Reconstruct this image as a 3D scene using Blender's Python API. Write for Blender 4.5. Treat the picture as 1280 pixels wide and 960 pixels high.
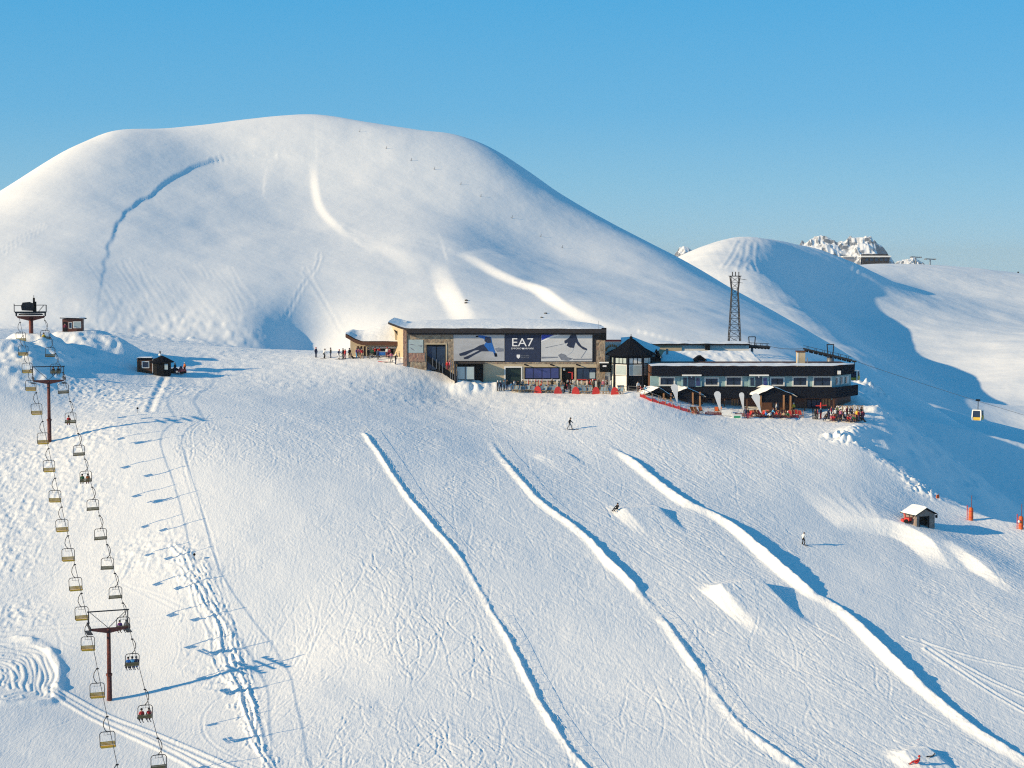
import bpy, bmesh, math, random
import numpy as np
from mathutils import Vector, Matrix

for o in list(bpy.data.objects):
    bpy.data.objects.remove(o, do_unlink=True)
SC = bpy.context.scene
COL = SC.collection

# ---------------------------------------------------------------- camera, sky, sun, exposure
FPX = 2200.0                       # focal length in photo pixels (1280 wide)
PITCH = math.atan(150.0 / FPX)     # the eye line lies 150 px above the picture's middle
cam_d = bpy.data.cameras.new('camera')
cam_d.sensor_width = 36.0
cam_d.lens = FPX * 36.0 / 1280.0
cam_d.clip_start = 1.0
cam_d.clip_end = 30000.0
cam = bpy.data.objects.new('camera', cam_d)
cam.rotation_euler = (math.pi / 2 - PITCH, 0, 0)
COL.objects.link(cam)
SC.camera = cam

SUN_EL = math.radians(18.5)
LX, LY = 0.93, 0.34                # the way sunlight travels over the ground
_n = math.hypot(LX, LY); LX /= _n; LY /= _n
SUN_ROT = math.atan2(-LX, -LY)
world = bpy.data.worlds.new('World')
SC.world = world
world.use_nodes = True
nt = world.node_tree
nt.nodes.clear()
w_out = nt.nodes.new('ShaderNodeOutputWorld')
w_bg = nt.nodes.new('ShaderNodeBackground')
w_sky = nt.nodes.new('ShaderNodeTexSky')
w_sky.sky_type = 'NISHITA'
w_sky.sun_disc = False
w_sky.sun_elevation = SUN_EL
w_sky.sun_rotation = SUN_ROT % (2 * math.pi)
w_sky.altitude = 6000.0
w_sky.air_density = 1.0
w_sky.dust_density = 0.0
w_sky.ozone_density = 4.0
SKY_STRENGTH = 0.11
EXPOSURE = 0.3
# the clear mountain sky deepens evenly from a pale rim to a dark blue zenith, the same all round
w_tc = nt.nodes.new('ShaderNodeTexCoord')
w_sep = nt.nodes.new('ShaderNodeSeparateXYZ')
w_rmp = nt.nodes.new('ShaderNodeValToRGB')
_stops = [(0.0, (.36, .57, .68)), (.045, (.24, .53, .71)), (.085, (.14, .47, .74)), (.15, (.075, .425, .76)), (.40, (.035, .285, .57)), (1.0, (.02, .18, .43))]
_el = w_rmp.color_ramp.elements
while len(_el) < len(_stops): _el.new(0.5)
for e, (p_, c_) in zip(_el, _stops): e.position = p_; e.color = (*c_, 1)
w_gain = nt.nodes.new('ShaderNodeVectorMath'); w_gain.operation = 'SCALE'
w_gain.inputs['Scale'].default_value = 1.0 / (SKY_STRENGTH * 2 ** EXPOSURE)
w_mix = nt.nodes.new('ShaderNodeMix'); w_mix.data_type = 'RGBA'
w_mix.inputs['Factor'].default_value = 0.85
w_bg.inputs['Strength'].default_value = SKY_STRENGTH
nt.links.new(w_tc.outputs['Generated'], w_sep.inputs['Vector'])
nt.links.new(w_sep.outputs['Z'], w_rmp.inputs['Fac'])
nt.links.new(w_rmp.outputs['Color'], w_gain.inputs[0])
nt.links.new(w_sky.outputs['Color'], w_mix.inputs['A'])
nt.links.new(w_gain.outputs['Vector'], w_mix.inputs['B'])
nt.links.new(w_mix.outputs['Result'], w_bg.inputs['Color'])
nt.links.new(w_bg.outputs['Background'], w_out.inputs['Surface'])

sun_d = bpy.data.lights.new('sun', 'SUN')
sun_d.energy = 4.75
sun_d.angle = math.radians(0.53)
sun_d.color = (1.0, 0.78, 0.475)
sun = bpy.data.objects.new('sun', sun_d)
sun.rotation_euler = Vector((LX * math.cos(SUN_EL), LY * math.cos(SUN_EL), -math.sin(SUN_EL))).to_track_quat('-Z', 'Y').to_euler()
sun.location = (-200, -80, 120)
COL.objects.link(sun)

SC.view_settings.view_transform = 'Standard'
SC.view_settings.look = 'None'
SC.view_settings.gamma = 1.0
SC.view_settings.exposure = EXPOSURE
SC.render.engine = 'CYCLES'
SC.cycles.use_denoising = False
SC.cycles.filter_width = 1.15
SC.cycles.max_bounces = 6
SC.cycles.diffuse_bounces = 3
SC.cycles.glossy_bounces = 2
SC.cycles.transparent_max_bounces = 6

rnd = random.Random(7)
rng = np.random.default_rng(11)
# ---------------------------------------------------------------- terrain
CP, SP = math.cos(PITCH), math.sin(PITCH)
def ray(px, py):                   # direction of a line of sight, per metre of depth
    a = (px - 640.0) / FPX; b = (480.0 - py) / FPX
    d = CP + b * SP
    return a / d, (-SP + b * CP) / d
def P(px, py, Y):
    a, b = ray(px, py)
    return (a * Y, Y, b * Y)

class TPS:
    def __init__(self, pts, lam=1e-3):
        p = np.array(pts, float)
        self.q = p[:, :2] / 100.0
        n = len(p)
        K = self.phi(self.q[:, None, :] - self.q[None, :, :]) + lam * np.eye(n)
        A = np.zeros((n + 3, n + 3)); A[:n, :n] = K
        A[:n, n] = 1; A[:n, n + 1:] = self.q; A[n:, :n] = A[:n, n:].T
        b = np.zeros(n + 3); b[:n] = p[:, 2]
        self.w = np.linalg.solve(A, b)
    @staticmethod
    def phi(d):
        r2 = (d * d).sum(-1)
        return 0.5 * r2 * np.log(r2 + 1e-12)
    def __call__(self, x, y):
        x = np.asarray(x, float) / 100.0; y = np.asarray(y, float) / 100.0
        n = len(self.q)
        out = self.w[n] + self.w[n + 1] * x + self.w[n + 2] * y
        for k in range(n):
            dx = x - self.q[k, 0]; dy = y - self.q[k, 1]
            r2 = dx * dx + dy * dy
            out = out + self.w[k] * 0.5 * r2 * np.log(r2 + 1e-12)
        return out

def hash2(i, j, seed):
    h = (i.astype(np.int64) * 374761393 + j.astype(np.int64) * 668265263 + seed * 982451653) & 0xFFFFFFFF
    h = ((h ^ (h >> 13)) * 1274126177) & 0xFFFFFFFF
    return ((h ^ (h >> 16)) & 0xFFFFFF) / float(0xFFFFFF) * 2 - 1
def vnoise(x, y, s, seed):
    x = np.asarray(x, float) / s; y = np.asarray(y, float) / s
    i = np.floor(x); j = np.floor(y)
    fx = x - i; fy = y - j
    fx = fx * fx * fx * (fx * (fx * 6 - 15) + 10); fy = fy * fy * fy * (fy * (fy * 6 - 15) + 10)
    i = i.astype(np.int64); j = j.astype(np.int64)
    a = hash2(i, j, seed); b = hash2(i + 1, j, seed); c = hash2(i, j + 1, seed); d = hash2(i + 1, j + 1, seed)
    return (a * (1 - fx) + b * fx) * (1 - fy) + (c * (1 - fx) + d * fx) * fy
def sstep(a, b, v):
    t = np.clip((v - a) / (b - a), 0, 1)
    return t * t * (3 - 2 * t)
def smax(a, b, k):
    h = np.clip(0.5 + 0.5 * (a - b) / k, 0, 1)
    return b * (1 - h) + a * h + k * h * (1 - h)

# control points: place in the photograph (1280 x 960) and distance from the camera in metres
SLOPE_PTS = [P(*t) for t in [
    (-160, 960, 166), (0, 960, 167), (140, 960, 168), (320, 960, 167), (640, 960, 167), (960, 960, 168), (1280, 960, 172), (1440, 960, 174),
    (-160, 870, 182), (0, 870, 184), (137, 875, 186), (353, 827, 192), (400, 870, 183), (700, 870, 184), (1000, 870, 185), (1280, 880, 187), (1440, 880, 190),
    (-160, 740, 203), (50, 740, 206), (251, 723, 205.3), (279, 716, 206.4), (309, 769, 199), (450, 740, 203), (700, 740, 206), (1000, 760, 207), (1280, 770, 211),
    (-160, 650, 219), (50, 650, 221), (215, 593, 229), (227, 634, 221.2), (247, 627, 221.9), (262, 670, 214.1), (500, 640, 221.5), (760, 640, 229), (1000, 682, 227), (1155, 662, 241), (1280, 672, 241),
    (-160, 560, 236), (62, 552, 240), (135, 533, 242.6), (211, 525, 245.5), (262, 522, 247.6), (227, 548, 237.6), (235, 586, 229.7), (450, 540, 247.5), (640, 545, 258), (713, 537, 262), (900, 575, 253), (1060, 565, 260),
    (1090, 535, 269), (1180, 626, 254), (1280, 653, 247), (1440, 690, 240),
    (0, 500, 252), (100, 500, 258), (200, 500, 257), (400, 500, 268), (560, 492, 285), (700, 491, 287), (775, 490, 286), (800, 489, 280), (820, 497, 278), (842, 505.5, 277), (862, 511.5, 276.5), (885, 517.5, 276.5), (940, 522, 276.5), (1040, 529, 274),
    (-160, 430, 270), (0, 440, 266), (190, 468, 278), (300, 452, 294), (400, 449, 296), (505, 453, 291), (560, 465, 291),
    (300, 436, 312), (180, 428, 322), (420, 440, 312), (-160, 410, 300), (20, 424, 300), (100, 424, 310), (200, 421, 345), (350, 437, 340), (450, 440, 340),
    (700, 440, 345), (900, 445, 345), (1040, 470, 330), (1080, 500, 290)]]
SLOPE_PTS += [(x, 460, -22) for x in (-160, -80, 0, 80, 160)] + [(x, 80, -70) for x in (-60, 0, 60)]
HILL_PTS = [P(px, py, Y + 26 * min(1, max(0, (400 - py) / 250)) + .055 * (px - 390) * min(1, max(0, (415 - py) / 90))) for px, py, Y in [
    (-200, 330, 400), (-200, 420, 345), (-30, 262, 428), (0, 243, 430), (0, 268, 472), (-60, 310, 470), (40, 240, 482), (80, 222, 500), (0, 330, 385), (0, 405, 348), (40, 216, 438), (80, 190, 447), (140, 165, 455), (100, 260, 412), (80, 340, 375),
    (200, 160, 463), (300, 150, 470), (400, 147, 472), (500, 165, 466), (590, 182, 466), (660, 224, 462), (720, 262, 455), (790, 295, 445), (850, 323, 434), (920, 368, 414), (985, 417, 385),
    (180, 240, 425), (270, 200, 444), (400, 215, 438), (520, 235, 430),
    (150, 330, 383), (250, 300, 395), (350, 300, 392), (450, 300, 394), (560, 300, 398), (680, 310, 412), (780, 350, 398),
    (120, 412, 346), (200, 415, 348), (300, 422, 346), (380, 380, 362), (380, 428, 344), (450, 420, 350), (480, 380, 366),
    (570, 380, 366), (620, 400, 358), (700, 410, 356), (700, 360, 382), (800, 415, 356), (860, 400, 366), (900, 430, 354), (960, 440, 352), (1040, 470, 350), (1000, 440, 368)]]
HILL_PTS += [(x, 536, z) for x, z in ((-200, -40), (-150, -30), (-105, -14), (-60, 4), (0, -18), (60, -50))] + [(x, 590, z) for x, z in ((-150, -60), (-60, -40), (0, -50), (60, -70))] + [(x, 300, -34) for x in (-120, -60, 0, 60, 110)] + [(130, 360, -52), (140, 420, -60)]
KV = 1.4
VALLEY_PTS = [P(*t) for t in [(1180, 640, 320), (1280, 655, 330), (1400, 670, 330), (1120, 565, 365), (1200, 605, 370), (1280, 605, 400), (1400, 610, 400)]]
VALLEY_PTS += [P(px, py, Y * KV) for px, py, Y in [
    (880, 330, 650), (930, 380, 600), (985, 425, 512), (1030, 458, 472), (1060, 490, 437),                                  # lit face
    (950, 287, 700), (905, 296, 700), (850, 321, 690), (1000, 300, 735), (1040, 317, 780), (1070, 327, 850),               # second hill, ridge
    (1100, 331, 900), (1150, 338.5, 930), (1200, 342.5, 950), (1280, 353, 960), (1400, 364, 960),
    (985, 345, 640), (985, 368, 615), (1005, 380, 585), (1028, 391, 545), (1074, 425, 490), (1120, 475, 440), (1150, 530, 400),   # spur
    (1045, 345, 720), (1090, 385, 690), (1140, 415, 660), (1200, 440, 620), (1240, 470, 560), (1285, 500, 500),            # right bank
    (1100, 352, 790), (1200, 365, 800), (1200, 400, 700), (1280, 440, 600), (1400, 430, 600)]]
VALLEY_PTS += [(x * KV, y * KV, z * KV) for x, y, z in [(118, 690, -12), (122, 660, -23), (130, 620, -33), (138, 570, -41), (136, 530, -46), (126, 470, -49)]]
VALLEY_PTS += [(x, 1900, -90) for x in (150, 300, 600)] + [(100, 1250, -60), (70, 1050, -25), (50, 900, -25), (30, 700, -50), (40, 500, -60)]
T_S, T_H, T_V = TPS(SLOPE_PTS, 2e-3), TPS(HILL_PTS, 2e-3), TPS(VALLEY_PTS, 0.02)

def blurred(fn, x0, x1, y0, y1, cell, sig):
    xs = np.arange(x0, x1 + cell, cell); ys = np.arange(y0, y1 + cell, cell)
    YY, XX = np.meshgrid(ys, xs, indexing='ij')
    Z = fn(XX, YY)
    r = int(3 * sig / cell); k = np.exp(-.5 * (np.arange(-r, r + 1) * cell / sig) ** 2); k /= k.sum()
    Zp = np.pad(Z, r, mode='reflect', reflect_type='odd')
    Zp = np.apply_along_axis(lambda v: np.convolve(v, k, 'valid'), 0, Zp)
    Zp = np.apply_along_axis(lambda v: np.convolve(v, k, 'valid'), 1, Zp)
    return lambda x, y: bilin(Zp, x0, y0, cell, x, y)
def bilin(R, x0, y0, cell, x, y):
    fx = np.clip((np.asarray(x, float) - x0) / cell, 0, R.shape[1] - 1.001); fy = np.clip((np.asarray(y, float) - y0) / cell, 0, R.shape[0] - 1.001)
    i = fx.astype(int); j = fy.astype(int); fx = fx - i; fy = fy - j
    return (R[j, i] * (1 - fx) + R[j, i + 1] * fx) * (1 - fy) + (R[j + 1, i] * (1 - fx) + R[j + 1, i + 1] * fx) * fy
T_V0 = T_V
T_V = blurred(T_V0, -60, 900, 280, 2000, 5.0, 16.0)

# the lip where the ski slope breaks off into the shaded valley
CREST = np.array([P(*t)[:2] for t in [(1030, 470, 340), (1075, 500, 300), (1102, 520, 282), (1090, 534, 270), (1062, 548, 266), (1110, 582, 262), (1180, 624, 255), (1280, 652, 247), (1440, 690, 238)]])
def seg_signed(x, y, pl):
    best = np.full(np.shape(x), 1e9); cr = np.zeros(np.shape(x)); sg = np.ones(np.shape(x))
    for (ax, ay), (bx, by) in zip(pl[:-1], pl[1:]):
        dx, dy = bx - ax, by - ay
        t = np.clip(((x - ax) * dx + (y - ay) * dy) / (dx * dx + dy * dy), 0, 1)
        ex, ey = x - ax - t * dx, y - ay - t * dy
        d = np.hypot(ex, ey)
        c = (dx * ey - dy * ex) / math.hypot(dx, dy)
        up = (d < best - 1e-6) | ((d < best + 1e-6) & (np.abs(c) > cr))
        best = np.where(up, d, best); cr = np.where(up, np.abs(c), cr); sg = np.where(up, np.sign(c), sg)
    return best * sg
CREST_EXT = np.vstack([CREST[:1] + np.array([[-30.0, 80.0]]), CREST, CREST[-1:] + np.array([[60.0, -60.0]])])

def macro(x, y):
    x = np.asarray(x, float); y = np.asarray(y, float)
    xc = np.clip(x, -0.42 * y, 0.42 * y)
    s = T_S(xc, np.minimum(y, 420)) - np.maximum(y - 420, 0) * .5
    d = seg_signed(xc, y, CREST_EXT)          # positive: beyond the lip
    d = d + 1.0 * vnoise(xc, y, 5, 31) + .5 * vnoise(xc, y, 1.7, 32)
    s = s - np.where(d > -2, 0.62 * (np.maximum(d + 2, 0) ** 2) / (np.maximum(d + 2, 0) + 3.0), 0)
    h = T_H(xc, np.minimum(y, 585))
    h = np.where(y < 330, h - (330 - y) * .6, h)
    h = np.where(y > 545, h - (y - 545) * 1.5, h)
    v = np.where(xc > 30, T_V(np.maximum(xc, 30), y), T_V(30 + 0 * xc, y) - 3 - .2 * (30 - xc))
    v = np.where(y < 330, v - (330 - y) * .2, v)
    z = smax(s, h, 2.2)
    z = smax(z, v, 1.5)
    return z
Q = 1.0
# ---------------------------------------------------------------- materials
def new_mat(name):
    m = bpy.data.materials.new(name); m.use_nodes = True
    n = m.node_tree; b = n.nodes['Principled BSDF']
    return m, n, b
def snow_material(name, bumps, base=(.90, .90, .89), rot=.5, warp=0.0):
    m, n, b = new_mat(name)
    b.inputs['Base Color'].default_value = (*base, 1)
    b.inputs['Roughness'].default_value = 0.7
    b.inputs['Specular IOR Level'].default_value = 0.15
    tc = n.nodes.new('ShaderNodeTexCoord')
    prev = None
    for sc, dist, det, stretch in bumps:
        mp = n.nodes.new('ShaderNodeMapping')
        mp.inputs['Scale'].default_value = stretch
        mp.inputs['Rotation'].default_value = (0, 0, rot if isinstance(rot, float) else rot[len([l for l in n.nodes if l.type == 'MAPPING']) - 1])
        nz = n.nodes.new('ShaderNodeTexNoise')
        nz.inputs['Scale'].default_value = sc; nz.inputs['Detail'].default_value = det; nz.inputs['Distortion'].default_value = warp
        bp = n.nodes.new('ShaderNodeBump')
        bp.inputs['Strength'].default_value = 1.0; bp.inputs['Distance'].default_value = dist
        n.links.new(tc.outputs['Object'], mp.inputs['Vector'])
        n.links.new(mp.outputs['Vector'], nz.inputs['Vector'])
        n.links.new(nz.outputs['Fac'], bp.inputs['Height'])
        if prev: n.links.new(prev.outputs['Normal'], bp.inputs['Normal'])
        prev = bp
    if prev: n.links.new(prev.outputs['Normal'], b.inputs['Normal'])
    return m
M_PISTE = snow_material('piste snow', [(4.5, .030, 4, (1, .14, 1)), (4.0, .028, 4, (1, .16, 1)), (2.2, .03, 3, (1, 1, 1))], rot=(-.46, -.05, .5), warp=.5)
M_POWDER = snow_material('powder snow', [(.15, .18, 2, (1, 1, 1)), (.9, .03, 2, (1, 1, 1))])
M_FAR = snow_material('far snow', [(.05, 1.0, 4, (1, 1, 1))])

# ---------------------------------------------------------------- terrain mesh: rays of a fan, rows by distance
def rows():
    r = [80, 100, 115, 128, 138, 146, 152, 156]
    y = 156.0
    while y < 270: r.append(y); y += .145 * Q
    while y < 345: r.append(y); y += .42 * Q
    while y < 545: r.append(y); y += .95 * Q
    while y < 1060: r.append(y); y += 3.5 * Q
    while y < 1950: r.append(y); y += 14
    return np.array(sorted(set(r)))
try: Q
except NameError: Q = 1.0
YS = rows()
UIN = np.linspace(-.312, .312, int(980 / Q))
US = np.concatenate([np.linspace(-.60, -.3135, 30), UIN, np.linspace(.3135, .60, 30)])
GY, GU = np.meshgrid(YS, US, indexing='ij')
GX = GU * GY
GZ = macro(GX, GY)
def add_detail(x, y, z): return z
# ---------------------------------------------------------------- snow detail: berms, jumps, scars, tracks
MX0, MX1, MY0, MY1 = -215.0, 185.0, 130.0, 525.0
_yy, _xx = np.meshgrid(np.arange(MY0, MY1 + 1), np.arange(MX0, MX1 + 1), indexing='ij')
MAC = macro(_xx, _yy)
def hit(px, py, y0=140.0, y1=520.0):
    a, b = ray(px, py)
    Y = np.arange(y0, y1, .25)
    d = bilin(MAC, MX0, MY0, 1.0, a * Y, Y) - b * Y
    k = np.argmax(d > 0)
    if d[k] <= 0: k = len(Y) - 1
    y = Y[k] if k == 0 else Y[k - 1] + .25 * (-d[k - 1]) / (d[k] - d[k - 1] + 1e-9)
    return a * y, y
def hits(pl, **kw): return np.array([hit(*p, **kw) for p in pl])
def dense(pl, step, vals=None):
    pl = np.asarray(pl, float)
    # smooth the corners with two rounds of Chaikin cutting
    v = None if vals is None else np.asarray(vals, float)
    A = pl if v is None else np.column_stack([pl, v])
    for _ in range(2):
        q = A[:-1] * .75 + A[1:] * .25; r = A[:-1] * .25 + A[1:] * .75
        B = np.empty((2 * len(q), A.shape[1])); B[0::2] = q; B[1::2] = r
        A = np.vstack([A[:1], B, A[-1:]])
    s = np.concatenate([[0], np.cumsum(np.hypot(*np.diff(A[:, :2], axis=0).T))])
    t = np.arange(0, s[-1], step)
    out = np.column_stack([np.interp(t, s, A[:, k]) for k in range(A.shape[1])])
    tg = np.gradient(out[:, :2], axis=0); tg /= np.linalg.norm(tg, axis=1)[:, None] + 1e-9
    return out[:, :2], tg, (None if v is None else out[:, 2:]), t

class Raster:
    def __init__(self, x0, x1, y0, y1, cell):
        self.x0, self.y0, self.c = x0, y0, cell
        self.nx = int((x1 - x0) / cell) + 1; self.ny = int((y1 - y0) / cell) + 1
        self.R = np.zeros((self.ny, self.nx))
        self.X, self.Y = np.meshgrid(x0 + np.arange(self.nx) * cell, y0 + np.arange(self.ny) * cell)
    def at(self, x, y):
        v = bilin(self.R, self.x0, self.y0, self.c, x, y)
        ins = (x > self.x0) & (x < self.x0 + (self.nx - 1) * self.c) & (y > self.y0) & (y < self.y0 + (self.ny - 1) * self.c)
        return np.where(ins, v, 0)
    def window(self, x0, x1, y0, y1):
        i0 = max(0, int((x0 - self.x0) / self.c)); i1 = min(self.nx, int((x1 - self.x0) / self.c) + 2)
        j0 = max(0, int((y0 - self.y0) / self.c)); j1 = min(self.ny, int((y1 - self.y0) / self.c) + 2)
        return slice(j0, max(j0, j1)), slice(i0, max(i0, i1))
    def ridge(self, pl, prof, reach, vals=None):
        """prof(signed distance, right of travel positive; arc position; whole length; interpolated values) -> height"""
        pts, tg, v, arc = dense(pl, 1.2, vals)
        best = np.full(self.R.shape, 1e9); side = np.zeros(self.R.shape); cr = np.zeros(self.R.shape); ar = np.zeros(self.R.shape)
        for k in range(len(pts) - 1):
            (ax, ay), (bx, by) = pts[k], pts[k + 1]
            w = self.window(min(ax, bx) - reach, max(ax, bx) + reach, min(ay, by) - reach, max(ay, by) + reach)
            dx, dy = bx - ax, by - ay; q = dx * dx + dy * dy
            ex = self.X[w] - ax; ey = self.Y[w] - ay
            t = np.clip((ex * dx + ey * dy) / q, 0, 1)
            ex = ex - t * dx; ey = ey - t * dy
            d = np.hypot(ex, ey); c = (ex * dy - ey * dx) / math.sqrt(q)
            up = (d < best[w] - 1e-6) | ((d < best[w] + 1e-6) & (np.abs(c) > cr[w]))
            best[w] = np.where(up, d, best[w]); cr[w] = np.where(up, np.abs(c), cr[w]); side[w] = np.where(up, np.sign(c), side[w])
            ar[w] = np.where(up, arc[k] + t * (arc[k + 1] - arc[k]), ar[w])
        m = best < reach
        d = np.where(m, best * side, reach)
        vv = None if v is None else [np.interp(ar, arc, v[:, 0])]
        self.R += np.where(m, prof(d, ar, arc[-1], vv), 0) * (1 - sstep(reach * .75, reach, np.abs(d)))
    def grooves(self, pts, depth, width, lip=.5):
        """many thin tracks at once: cut of the given depth and width, with a raised lip"""
        n = int(math.ceil(2.6 * width / self.c))
        i = np.round((pts[:, 0] - self.x0) / self.c).astype(int); j = np.round((pts[:, 1] - self.y0) / self.c).astype(int)
        cut = np.zeros(self.R.shape); lp = np.zeros(self.R.shape)
        for a in range(-n, n + 1):
            for b in range(-n, n + 1):
                ii = i + a; jj = j + b
                ok = (ii >= 0) & (ii < self.nx) & (jj >= 0) & (jj < self.ny)
                d = np.hypot(self.x0 + ii * self.c - pts[:, 0], self.y0 + jj * self.c - pts[:, 1])
                c_ = -depth * np.exp(-(d / width) ** 2); l_ = lip * depth * np.exp(-((d - 1.7 * width) / (.6 * width)) ** 2)
                np.minimum.at(cut, (jj[ok], ii[ok]), c_[ok]); np.maximum.at(lp, (jj[ok], ii[ok]), l_[ok])
        self.R += cut + lp

def taper(s, L, e=6.0): return np.minimum(1.0, np.minimum(s / e + .02, (L - s) / e + .02))
N1 = Raster(-114.0, 104.0, 150.0, 345.0, .115)

# --- three long snow berms down the piste
BERM1 = [(450, 537), (476, 572), (493, 601), (521, 638), (545, 665), (569, 691), (597, 734), (607, 754), (619, 773), (635, 802), (660, 851), (682, 894), (694, 916), (729, 958), (752, 986)]
BERM2 = [(611, 549), (625, 571), (645, 596), (667, 624), (692, 642), (718, 659), (738, 678), (760, 703), (790, 730), (807, 751), (841, 791), (860, 822), (888, 860), (920, 904), (940, 920), (1000, 960), (1030, 985)]
BERM3 = [(752, 556), (772, 563), (802, 586), (830, 611), (853, 629), (870, 637), (888, 643), (918, 662), (947, 688), (976, 714), (1005, 737), (1022, 749), (1036, 754), (1061, 772), (1092, 806), (1124, 837), (1155, 865), (1186, 889), (1217, 915), (1249, 934), (1280, 951), (1325, 975)]
B3H = [.3, .5, .8, .85, .8, .45, .45, .85, 1.1, 1.2, 1.05, .42, .35, .75, 1.15, 1.15, .8, .6, .55, .5, .5, .5]
def berm(hl, wl, wr, ns=.25, seed=40, dip=.55):
    def f(d, s, L, v):
        d = -d
        d = d + .3 * ns * vnoise(s, d * .5, 3.1, seed) + .35 * ns * vnoise(s, d, .8, seed + 1)
        h = (hl if v is None else v[0]) * taper(s, L) * (1 - dip * sstep(.25, .7, vnoise(s, 0 * s, 9.0, seed + 9))) * (1 + ns * vnoise(s, 0 * s, 4.0, seed + 2) + .6 * ns * vnoise(s, d, .9, seed + 3))
        f_ = np.where(d < 0, sstep(-wl, .15, d), 1 - sstep(.05, wr, d))
        return h * f_ + f_ * (1 - .4 * f_) * (.07 * vnoise(s, d, .55, seed + 5) + .05 * vnoise(s, d, .28, seed + 6))
    return f
B1W, B2W, B3W = hits(BERM1), hits(BERM2), hits(BERM3)
N1.ridge(B1W, berm(.36, .6, .5, .22), 4)
N1.ridge(B2W, berm(.85, .9, .7, .18, 44), 4, vals=[.1, .2, .38, .42, .45, .45, .55, .75, .7, .28, .34, .36, .34, .36, .34, .34, .34])
N1.ridge(B3W, berm(1, 1.3, .8, .10, 48, .2), 5, vals=B3H)
# --- jumps
SGN = 1
def kicker(cx, cy, W, L, h, down, back=4.0):
    x, y = hit(cx, cy); dx, dy = down
    R = N1
    w = R.window(x - L - W - 4, x + L + W + 4, y - L - W - 4, y + L + W + 4)
    s = (R.X[w] - x) * dx + (R.Y[w] - y) * dy; t = (R.X[w] - x) * dy * -1 + (R.Y[w] - y) * dx
    up = np.clip(1 + s / back, 0, 1) ** 1.5
    prof = np.where(s < 0, up, np.clip(1 - s / L, 0, 1) ** 1.25)
    lat = np.where(t * SGN > 0, 1 - np.clip((np.abs(t) - W / 2 + .1) / .9, 0, 1), 1 - np.clip((np.abs(t) - W / 2 + .5) / 1.6, 0, 1))
    R.R[w] += h * prof * lat
_d = B2W[9] - B2W[4]; DOWN = tuple(_d / np.hypot(*_d))
kicker(924, 742, 6.6, 10.5, 1.45, DOWN, 3.6)
kicker(800, 641, 5.6, 7.5, .85, DOWN, 3.2)
kicker(694, 570, 4.5, 6, .3, DOWN, 3.0)
kicker(1143, 946, 3.6, 6, .8, DOWN, 2.5)
# --- banks beside the stone hut
def bank(hl, wl, decay):
    def f(d, s, L, v):
        h = hl * taper(s, L, 7.0); d = -d
        return h * np.where(d < 0, np.clip((d + wl) / wl, 0, 1) ** 1.15, np.exp(-(np.maximum(d, 0) / decay) ** 2))
    return f
N1.ridge(hits([(1042, 655), (1080, 656), (1120, 664), (1150, 677), (1172, 693), (1190, 713)]), bank(1.5, 2.8, 8.0), 16)
N1.ridge(hits([(1184, 686), (1205, 700), (1235, 718), (1275, 742)]), bank(.9, 1.7, 5.0), 10)
# --- banks round the lift's top station
N1.ridge(hits([(70, 428), (78, 442), (95, 456), (120, 467)]), bank(.7, .9, 2.5), 5)
def frustum(cx, cz, cy, r0, slope, seed):
    x, y = cx, cy
    w = N1.window(x - 22, x + 22, y - 22, y + 22)
    X, Y = N1.X[w], N1.Y[w]
    d = np.hypot(X - x, Y - y) + .8 * vnoise(X, Y, 3, seed) + .3 * vnoise(X, Y, .9, seed + 1)
    top = cz - slope * np.maximum(d - r0, 0) ** 1.05
    base = bilin(MAC, MX0, MY0, 1.0, X, Y) + N1.R[w]
    N1.R[w] = smax(base, top, .5) - base + N1.R[w]
_x = P(42, 416, 276); frustum(_x[0], _x[2] - .1, _x[1], 2.6, .62, 51)
_x = P(8, 424, 270); frustum(_x[0], _x[2], _x[1], 2.0, .5, 53)
_x = P(98, 414, 288); frustum(_x[0], _x[2], _x[1], 3.6, .52, 55)
_x = P(128, 420, 287); frustum(_x[0], _x[2], _x[1], 1.8, .55, 57)
# --- shovelled heaps by the station, terrace edge
for px, py, h, r in [(578, 484, .85, 2.0), (598, 485, .7, 1.8), (618, 485, .6, 1.5), (503, 452, .8, 1.6), (528, 455, .7, 1.5), (1085, 490, 2.2, 3.5), (1068, 540, .7, 2.0), (1100, 516, .9, 3.0), (1060, 512, .7, 2.2)]:
    x, y = hit(px, py)
    w = N1.window(x - 9, x + 9, y - 9, y + 9); X, Y = N1.X[w], N1.Y[w]
    N1.R[w] += h * np.exp(-((X - x) ** 2 + (Y - y) ** 2) / r ** 2) * (1 + .35 * vnoise(X, Y, .8, 61) + .2 * vnoise(X, Y, .4, 62))
# --- unseen knoll added left of the frame to shade the corner
x, y = P(-292, 975, 163)[:2]
N1_shade_knoll = (x, y)
# --- broad unevenness everywhere on the slope, lumps where snow was pushed about
X, Y = N1.X, N1.Y
N1.R += .16 * vnoise(X, Y, 13, 1) + .055 * vnoise(X, Y, 4.2, 2) + .018 * vnoise(X, Y, 1.7, 3)
rg = np.zeros(X.shape)
for px, py, r in [(15, 640, 9), (60, 575, 8), (20, 585, 9), (110, 545, 7), (150, 500, 8), (215, 486, 6), (120, 490, 7), (225, 700, 4), (250, 725, 3), (20, 770, 4), (0, 700, 6), (180, 690, 5), (90, 620, 6), (285, 850, 3)]:
    x, y = hit(px, py)
    rg = np.maximum(rg, np.exp(-((X - x) ** 2 + (Y - y) ** 2) / r ** 2))
lump = .7 - np.abs(vnoise(X, Y, 1.3, 5)) * 1.4 + .7 * (1 - np.abs(vnoise(X, Y, .62, 6)) * 2) + .5 * vnoise(X, Y, .36, 7)
N1.R += rg * .095 * lump
d = seg_signed(X, Y, CREST_EXT)
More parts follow.
